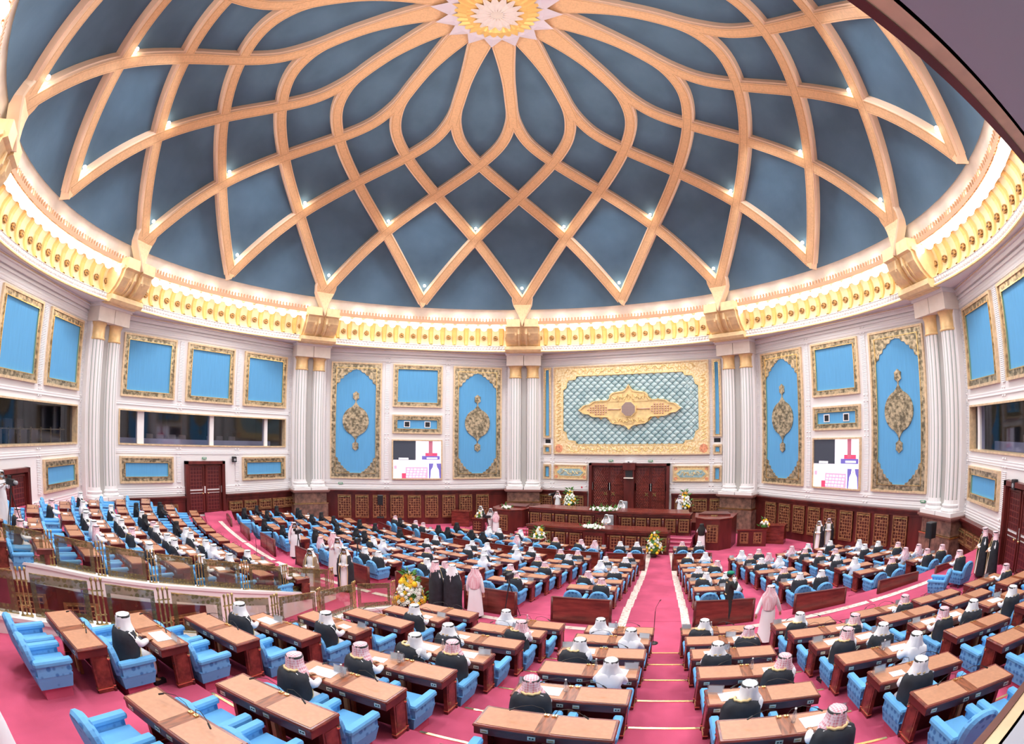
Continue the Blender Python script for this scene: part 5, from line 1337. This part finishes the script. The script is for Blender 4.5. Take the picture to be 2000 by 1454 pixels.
# ================================================================== PODIUM
def bench(name, label, u0, u1, v0, depth, zb, zt, panels, cgap):
    """long dais desk: carved front panels between brass-capped posts; the middle part stands forward"""
    o = empty(name, P((u0+u1)/2, v0, zb), 0, label, 'dais desk'); um = (u0+u1)/2
    def bx(a, b, c_, d_, e, f_): mb = MB(); mb.box((a-um)*S, (b-um)*S, c_*S, d_*S, (e-zb)*S, (f_-zb)*S); return mb
    bx(u0, u1, .08, depth, zb, zt-.10).build('front_board', M['wood'], o)
    mb = MB(); n = [((u0-um-.06)*S, -.05*S), ((u1-um+.06)*S, -.05*S), ((u1-um-.25)*S, (depth+.25)*S), ((u0-um+.25)*S, (depth+.25)*S)]; mb.prism(n, (zt-.09-zb)*S, (zt-zb)*S, 'xy'); mb.build('desk_top', M['woodmid'], o)
    bx(u0-.05, u1+.05, 0, depth, zt-.20, zt-.09).build('frieze', M['wood'], o)
    bx(u0-.04, u1+.04, .03, .12, zb, zb+.12).build('base_board', M['wood'], o)
    bx(um-cgap, um+cgap, -.12, .1, zb, zt-.18).build('centre_board', M['wood'], o)
    mb = bx(um-cgap+.10, um+cgap-.10, -.145, -.11, zb+.18, zt-.32); cp = mb.build('carved_panel', M['carved'], o)
    for i in range(len(panels)):
        x = panels[i]
        for sx in (-1, 1):
            a = um+sx*x; p = bx(a-.24, a+.24, .03, .09, zb+.14, zt-.28).build('carved_panel', M['gildwood'], o)
            bx(a-.17, a+.17, .01, .05, zb+.20, zt-.36).build('lattice', M['carved'], p)
            for z_ in (zt-.33, zb+.16): bx(a-.22, a+.22, -.005, .04, z_, z_+.025).build('gilt_bar', M['brassdk'], p)
            for dx in (-.33, .33):
                mb = MB(); mb.lathe([(0,0),(.03,0),(.03,(zt-.26-zb)*S),(0,(zt-.26-zb)*S)], 7, (a+dx-um)*S, .03*S); ps = mb.build('post', M['wood'], o, True)
                mb = MB(); mb.lathe([(.032,(zt-.34-zb)*S),(.042,(zt-.31-zb)*S),(.032,(zt-.28-zb)*S)], 7, (a+dx-um)*S, .03*S); mb.build('brass_cap', M['brass'], ps, True)
    return o
bench('dais_desk', 'long upper dais desk of red wood before the large door', -3.85, 4.05, 10.85, .95, -6.15, -5.10, (.98,1.68,2.38,3.08,3.72), .52)
bench('dais_desk', 'lower dais desk of red wood between two flower stands', -3.1, 3.4, 9.0, .85, -6.65, -5.62, (.95,1.65,2.35,3.0), .50)
def lectern(sx, label):
    o = empty('lectern', P(sx*5.1+.1, 11.0, -6.65), 0, label, 'lectern')
    pts = [(-.95,.9),(-.80,-.35),(-.30,-.80),(.35,-.80),(.85,-.30),(1.0,.9)]
    if sx < 0: pts = [(-x, y) for x, y in pts][::-1]
    pts = [(x*S, y*S) for x, y in pts]; H = 1.42*S
    MB().prism(pts, 0, H-.06, 'xy').build('body', M['wood'], o)
    MB().prism([(x*1.05, y*1.05) for x, y in pts], H-.06, H, 'xy').build('top', M['woodmid'], o)
    c_ = .03*sx; p = MB().box((c_-.26)*S,(c_+.26)*S,-.84*S,-.79*S,.35*S,1.15*S).build('carved_panel', M['gildwood'], o); MB().box((c_-.2)*S,(c_+.2)*S,-.86*S,-.83*S,.42*S,1.08*S).build('lattice', M['carved'], p)
    mb = MB(); mb.prism([(-.75*S,.15*S),(.75*S,.15*S),(.55*S,1.0*S),(-.55*S,1.0*S)], H, H+.10, 'xy'); mb.build('reading_slope', M['wood'], o)
    MB().box(-.2,.2,.0,.06,H+.0,H+.05).build('paper_rest', M['brassdk'], o)
    return o
lectern(1, 'tall red wood lectern at the right end of the dais'); lectern(-1, 'tall red wood lectern at the left end of the dais')
def cabinet(u, v, w_, d_, h_, rz, label):
    o = empty('cabinet', P(u, v, -6.65), rz, label, 'cabinet')
    mb = MB(); mb.box(-w_/2, w_/2, 0, d_, 0, h_-.04); mb.build('body', M['woodmid'], o); mb = MB(); mb.box(-w_/2-.03, w_/2+.03, -.03, d_+.03, h_-.04, h_); mb.build('top', M['woodmid'], o)
    for x in (-.25, .25): mb = MB(); mb.ball((x*w_, -.02, h_*.55), .025, 6, 4); mb.build('knob', M['black'], o)
cabinet(-8.45, 11.6, 1.35, .8, 1.15, radians(14), 'plain red wood cabinet left of the left lectern')
cabinet(8.0, 11.6, 1.35, .8, 1.15, radians(-12), 'plain red wood cabinet right of the low dais rail')
# low dais rail on the right with two carved panels, and the small side desk on the left
o = empty('low_dais_rail', P(6.95, 11.1, -6.65), 0, 'low red wood rail with two carved panels right of the right lectern', 'rail')
MB().box(-.85,.95,0,.12,0,.98).build('board', M['wood'], o); MB().box(-.9,1.0,-.04,.16,.98,1.04).build('cap_rail', M['woodmid'], o)
for x in (-.42, .42): p = MB().box(x-.26,x+.26,-.03,.01,.18,.86).build('carved_panel', M['gildwood'], o); MB().box(x-.19,x+.19,-.05,.0,.26,.78).build('lattice', M['carved'], p)
o = empty('side_desk', P(-6.75, 10.6, -6.65), radians(8), 'small carved desk with a flower bunch left of the left lectern', 'desk')
MB().box(-.38,.38,0,.5,0,.95).build('body', M['wood'], o); MB().box(-.42,.42,-.04,.54,.95,1.0).build('top', M['woodmid'], o); MB().box(-.26,.26,-.025,.0,.2,.8).build('carved_panel', M['carved'], o)
# ================================================================== FLOWERS
def flower_mesh(kind):
    mb = MB()
    if kind == 'daisy':
        for i in range(8):
            a = 2*pi*i/8; mb.add([(0,0,.0),(.05*cos(a-.3),.05*sin(a-.3),.012),(.085*cos(a),.085*sin(a),.0),(.05*cos(a+.3),.05*sin(a+.3),.012)], [(0,1,2,3)])
        mb.ball((0,0,.01), .022, 6, 4)
    elif kind == 'mum': mb.ball((0,0,0), .075, 8, 5, 1,1,.8)
    elif kind == 'leaf':
        mb.add([(0,0,0),(.035,.09,.03),(0,.22,.02),(-.035,.09,.03),(0,.1,.0)], [(0,1,4),(1,2,4),(2,3,4),(3,0,4)])
    return mb
FM = {n: flower_mesh(k_).mesh(n, M[m_], n != 'leaf_blade') for n, k_, m_ in (('white_bloom','daisy','petal'),('white_chrysanthemum','mum','petal'),('yellow_chrysanthemum','mum','yellow'),('orange_lily','daisy','orange'),('yellow_bloom','daisy','yellow'),('leaf_blade','leaf','leaf'))}
def bouquet(u, v, z, h, rad, label, pot=None, seed=1, n=90, flat=False):
    o = empty('flower_arrangement', P(u, v, z), 0, label, 'flowers'); Q = random.Random(seed); z0_ = 0
    if pot: mb = MB(); mb.lathe([(0,0),(.16,0),(.24,pot),(.20,pot),(0,pot-.03)], 12); mb.build('pot', M['potdk'], o, True); z0_ = pot-.05
    mb = MB(); mb.lathe([(0,z0_+.02),(rad*.7,z0_+.06),(rad*.75,z0_+h*.25),(rad*.45,z0_+h*.65),(.03,z0_+h*.95)] if not flat else [(0,.01),(rad*.8,.02),(rad*.7,h*.5),(0,h*.7)], 10); cr = mb.build('foliage_core', M['leaf'], o, True)
    if flat: cr.scale = (1, .42, 1)
    for i in range(n):
        t = i/n; a = i*2.39996; 
        if flat: rr = rad*sqrt(t); p = Vector((rr*cos(a), rr*sin(a)*.42, h*(1-.75*t)+.02)); nrm = Vector((cos(a)*.8*t, sin(a)*.8*t, 1))
        else:
            zz = (1-t)**1.15; prof = rad*(1-zz)**.75*(1.0 if zz > .12 else .9); p = Vector((prof*cos(a), prof*sin(a), z0_+.08+h*zz)); nrm = Vector((cos(a), sin(a), .55))
        p += nrm.normalized()*Q.uniform(-.01, .06)
        if flat: k_ = Q.choice(['white_chrysanthemum','white_bloom','white_bloom','leaf_blade'])
        elif t < .10: k_ = Q.choice(['leaf_blade','leaf_blade','white_bloom'])
        elif t < .32: k_ = Q.choice(['yellow_chrysanthemum','orange_lily','leaf_blade','yellow_bloom','white_bloom'])
        elif t < .62: k_ = Q.choice(['white_chrysanthemum','white_bloom','white_chrysanthemum','leaf_blade','yellow_bloom'])
        else: k_ = Q.choice(['white_bloom','yellow_chrysanthemum','white_bloom','leaf_blade','white_bloom','orange_lily'])
        put(k_, FM[k_], o, p, rot=nrm.to_track_quat('Z' if k_ != 'leaf_blade' else 'Y', 'X').to_euler()).scale = (Q.uniform(.8,1.4)*(1.15 if k_ != 'leaf_blade' else 1.2),)*3
    return o
bouquet(-1.15, -2.35, -6.05, 1.15, .62, 'large cone of white and yellow flowers on the carpet before the rear glass rail', None, 3, 150)
bouquet(-2.55, 12.9, -5.75, 1.1, .48, 'flower stand in dark pot behind the left half of the upper dais desk', .75, 4, 80)
bouquet(3.45, 13.2, -5.75, 1.1, .48, 'flower stand in dark pot behind the right half of the upper dais desk', .75, 5, 80)
bouquet(-2.15, 8.2, -6.65, 1.15, .50, 'flower cone before the left end of the lower dais desk', .25, 6, 90)
bouquet(2.95, 8.55, -6.65, 1.15, .50, 'flower cone before the right end of the lower dais desk', .25, 7, 90)
bouquet(-.02, 10.95, -5.10, .14, .95, 'low white flower garland on the middle of the upper dais desk', None, 8, 60, True)
bouquet(.05, 9.05, -5.62, .14, .72, 'low white flower garland on the middle of the lower dais desk', None, 9, 50, True)
bouquet(-5.0, 10.5, -5.23, .14, .35, 'white flower bunch on the left lectern', None, 10, 24, True)
bouquet(7.55, 11.35, -5.85, .5, .30, 'small white and yellow bunch at the end of the low dais rail', None, 11, 30)
bouquet(-6.75, 10.75, -5.90, .45, .22, 'yellow-white bunch on the small carved side desk', None, 12, 18)
# ================================================================== LOUDSPEAKERS, MICROPHONE STANDS, TRIPODS
def tallspk(u, v, z, rz, label):
    o = empty('loudspeaker', P(u, v, z), rz, label, 'loudspeaker')
    MB().bbox(-.2,.2,-.2,.2,.95,1.65,.03).build('cabinet', M['black'], o); MB().bbox(-.25,.25,-.25,.25,0,.06,.02).build('base', M['black'], o); MB().tube([(0,0,.05),(0,0,.96)], .03, 8).build('stand_pole', M['black'], o)
    MB().box(-.17,.17,-.215,-.20,.99,1.61).build('grille', M['grey'] if 0 else M['black'], o)
tallspk(-11.6, 8.55, -6.1, radians(40), 'black loudspeaker on a stand left of the marble column pedestal nearest the women')
tallspk(13.6, 4.3, -5.85, radians(-60), 'black loudspeaker on a stand at the right-hand marble pedestal')
def micstand(u, v, z, h, label, lean=.12):
    o = empty('microphone_stand', P(u, v, z), 0, label, 'microphone')
    MB().lathe([(0,0),(.15,0),(.15,.02),(.03,.035),(0,.035)], 14).build('round_base', M['black'], o, True)
    MB().tube([(0,0,.03),(0,0,h*.75)], .011, 6).build('pole', M['black'], o); MB().tube([(0,0,h*.75),(.02,0,h*.85),(lean,0,h)], .006, 5).build('gooseneck', M['black'], o); MB().tube([(lean-.01,0,h-.02),(lean+.03,0,h+.03)], .013, 6).build('mic_head', M['black'], o)
micstand(5.40, -2.30, -6.05, 1.40, 'floor microphone stand in the middle of the main aisle')
micstand(-8.05, -2.39, -6.02, 1.25, 'floor microphone stand on the left cross aisle')
def tripodcam(u, v, z, rz, label, h=1.45):
    o = empty('camera_tripod', P(u, v, z), rz, label, 'video camera')
    for i in range(3):
        a = 2*pi*i/3+.5; MB().tube([(0,0,h-.25),(.38*cos(a),.38*sin(a),0)], [.022,.014], 5).build('leg', M['black'], o)
    MB().tube([(0,0,h-.35),(0,0,h-.08)], .03, 6).build('column', M['black'], o)
    b = MB().bbox(-.07,.07,-.20,.22,h-.08,h+.10,.02).build('camera_body', M['black'], o)
    MB().lathe([(0,.22),(.055,.22),(.065,.36),(.0,.36)], 10, 0, h+.02, axis='y').build('lens', M['grey'], b, True)
    MB().bbox(-.12,-.05,-.25,-.08,h+.06,h+.18,.01).build('viewfinder', M['black'], b); MB().tube([(0,-.1,h),(.22,-.42,h-.12)], .01, 5).build('pan_handle', M['black'], o)
    return o
tripodcam(1.55, -1.75, -6.05, radians(0), 'black video camera on tripod beside the white-robed back, rear cross aisle')
tripodcam(-6.75, -1.45, -6.05, radians(20), 'black video camera on tripod before the red-scarfed operator, left aisle', 1.5)
tripodcam(-4.25, -1.05, -6.05, radians(15), 'black video camera on tripod beside the black-cloaked man, left aisle', 1.55)
tripodcam(-5.75, 9.9, -6.65, radians(-40), 'black video camera on tripod by the left lectern', 1.35)
tripodcam(-5.35, -11.75, -3.95, radians(-60), 'black video camera on tripod by the far left wall', 1.45)
tripodcam(-3.7, 13.3, -5.75, radians(160), 'black video camera behind the left end of the upper dais desk', 1.35)
tripodcam(3.05, 13.9, -5.75, radians(200), 'black video camera behind the right end of the upper dais desk', 1.3)
# ================================================================== STANDING PEOPLE
def stand(u, v, z, rz, label, *a, **k):
    o = standing('person', *a, **k); o.location = P(u, v, z); o.rotation_euler = (0,0,rz); tag(o, label, 'person'); return o
W, RC = M['wcloth'], M['redcheck']
stand(.85, -2.25, -6.05, radians(8), 'person seen from behind, white robe, large red-checked headcloth, rear cross aisle', RC, W, None, 'down', 1.06)
stand(-.42, -2.15, -6.05, radians(-30), 'person in black cloak and red-checked headcloth right of the large flower cone', RC, W, M['bisht'], 'front', 1.03)
stand(.08, -2.10, -6.05, radians(12), 'person in black cloak and white headcloth, back to the rail, beside another cloaked man', W, W, M['bisht'], 'front', 1.0)
stand(-3.85, -3.45, -6.05, radians(-155), 'person in tan cloak and white headcloth facing the rear glass rail', W, W, M['tan'], 'front', 1.03)
stand(-3.30, -2.60, -6.05, radians(-160), 'person in black cloak and white headcloth facing the camera, left cross aisle', W, W, M['bisht'], 'front', 1.04)
stand(-5.10, -1.32, -6.05, radians(20), 'person in white robe and red-checked headcloth, back turned, behind the left tripods', RC, W, None, 'camera', 1.05)
stand(-4.65, -1.55, -6.05, radians(-150), 'person in white robe and red-checked headcloth holding a camera, left cross aisle', RC, W, None, 'camera', 1.0)
stand(-7.45, -1.05, -6.05, radians(-110), 'person in white robe and red-checked headcloth reaching to a tripod camera', RC, W, None, 'down', 1.03)
stand(6.90, -.75, -6.03, radians(-65), 'officer in black uniform and green beret raising one hand to the face', M['hair'], M['uniform'], None, 'call', 1.04, beret=True)
stand(7.90, -2.05, -5.99, radians(-15), 'person walking in white robe and long red-checked headcloth, right of the officer', RC, W, None, 'walk', 1.04)
stand(-5.35, 10.05, -6.65, radians(35), 'person in pale robe and red-checked headcloth at a tripod by the left lectern', RC, W, None, 'camera')
stand(-7.05, 11.45, -6.65, radians(-170), 'person in black cloak and white headcloth by the carved wall left of the lectern', W, W, M['bisht'], 'front')
stand(-6.15, 10.95, -6.65, radians(-165), 'person in white robe standing behind the small carved side desk', W, W, None, 'front')
stand(4.80, 9.72, -6.65, radians(5), 'person in white robe before the right lectern, back turned, raising a camera', M['hair'], W, None, 'camera')
stand(10.05, 10.10, -6.65, radians(150), 'person in white robe and white headcloth by the right carved wall', W, W, M['bisht'], 'front')
stand(10.55, 10.65, -6.65, radians(165), 'person in black cloak and red-checked headcloth by the right carved wall', RC, W, M['bisht'], 'front')
stand(14.20, .62, -5.53, radians(80), 'person in black cloak and red headcloth left of the pair at the right side door', RC, W, M['bisht'], 'front', 1.02)
stand(14.35, .12, -5.53, radians(75), 'person in black cloak and white-red headcloth right of the pair at the right side door', RC, W, M['bisht'], 'front', 1.0)
stand(-5.85, -11.95, -3.95, radians(-60), 'person in white robe behind the tripod camera by the far left wall', W, W, None, 'camera')
stand(-3.35, 13.2, -5.75, radians(-175), 'person in white robe left of the flower stand behind the upper dais desk', RC, W, None, 'camera', .95)
stand(3.25, 13.0, -5.75, radians(175), 'person in white robe before the right flower stand behind the upper dais desk', RC, W, None, 'camera', .95)
stand(3.80, -13.68, -4.316, radians(-20), 'person in white robe at the lower left corner, only arm and skirt in view', W, W, None, 'down', 1.15)
# dais sitters
for (u, v, z, kd, lab) in ((.42, 12.35, -5.75, 'ww', 'person in white robe and headcloth seated behind the upper dais desk'), (.30, 10.35, -6.15, 'ww', 'person in white headcloth seated in grey chair behind the lower dais desk')):
    p = person(kd); place(p, u, v, z, radians(180)); tag(p, lab, 'person')
    r = empty('grey_armchair', P(u, v+.05, z), radians(180), 'grey leather chair under the man behind the %s dais desk' % ('upper' if v > 11 else 'lower'), 'chair')
    MB().bbox(-.3,.3,-.25,.3,.38,.48,.04).build('seat', M['grey'], r); MB().bbox(-.3,.3,-.36,-.26,.45,1.22,.06).build('backrest', M['grey'], r)
    for sx in (-1,1): a, b = sorted((sx*.27, sx*.35)); MB().bbox(a,b,-.25,.22,.42,.62,.02).build('armrest', M['grey'], r)
    MB().tube([(0,0,.05),(0,0,.38)], .035, 8).build('stem', M['chrome'], r); MB().lathe([(0,0),(.28,0),(.28,.03),(.04,.06),(0,.06)], 12).build('foot_plate', M['chrome'], r, True)
# two swivel chairs in the right cross aisle
for (u, v, z, rz, lab, sit) in ((12.55, -.15, -5.72, radians(60), 'empty blue swivel armchair on castors at the right cross aisle', None), (13.35, .25, -5.66, radians(35), 'blue swivel armchair on castors with a seated man, right cross aisle', 'rc')):
    r = empty('swivel_armchair', P(u, v, z), rz, lab, 'armchair')
    for ch in chairP[0].root.children:
        if ch.name.startswith('plinth'): continue
        q = ch.copy(); COL.objects.link(q); q.parent = r
    MB().tube([(0,0,.10),(0,0,.20)], .04, 8).build('stem', M['chrome'], r)
    for i in range(5):
        a = 2*pi*i/5; lg = MB().tube([(0,0,.11),(.30*cos(a),.30*sin(a),.07)], [.03,.018], 5).build('foot', M['chrome'], r); MB().ball((.31*cos(a),.31*sin(a),.035), .035, 6, 4).build('castor', M['black'], lg, True)
    if sit: p = person(sit); place(p, u, v, z, rz); tag(p, 'person in black cloak seated in the blue swivel armchair, right cross aisle', 'person')

bpy.data.scenes.remove(TMP)
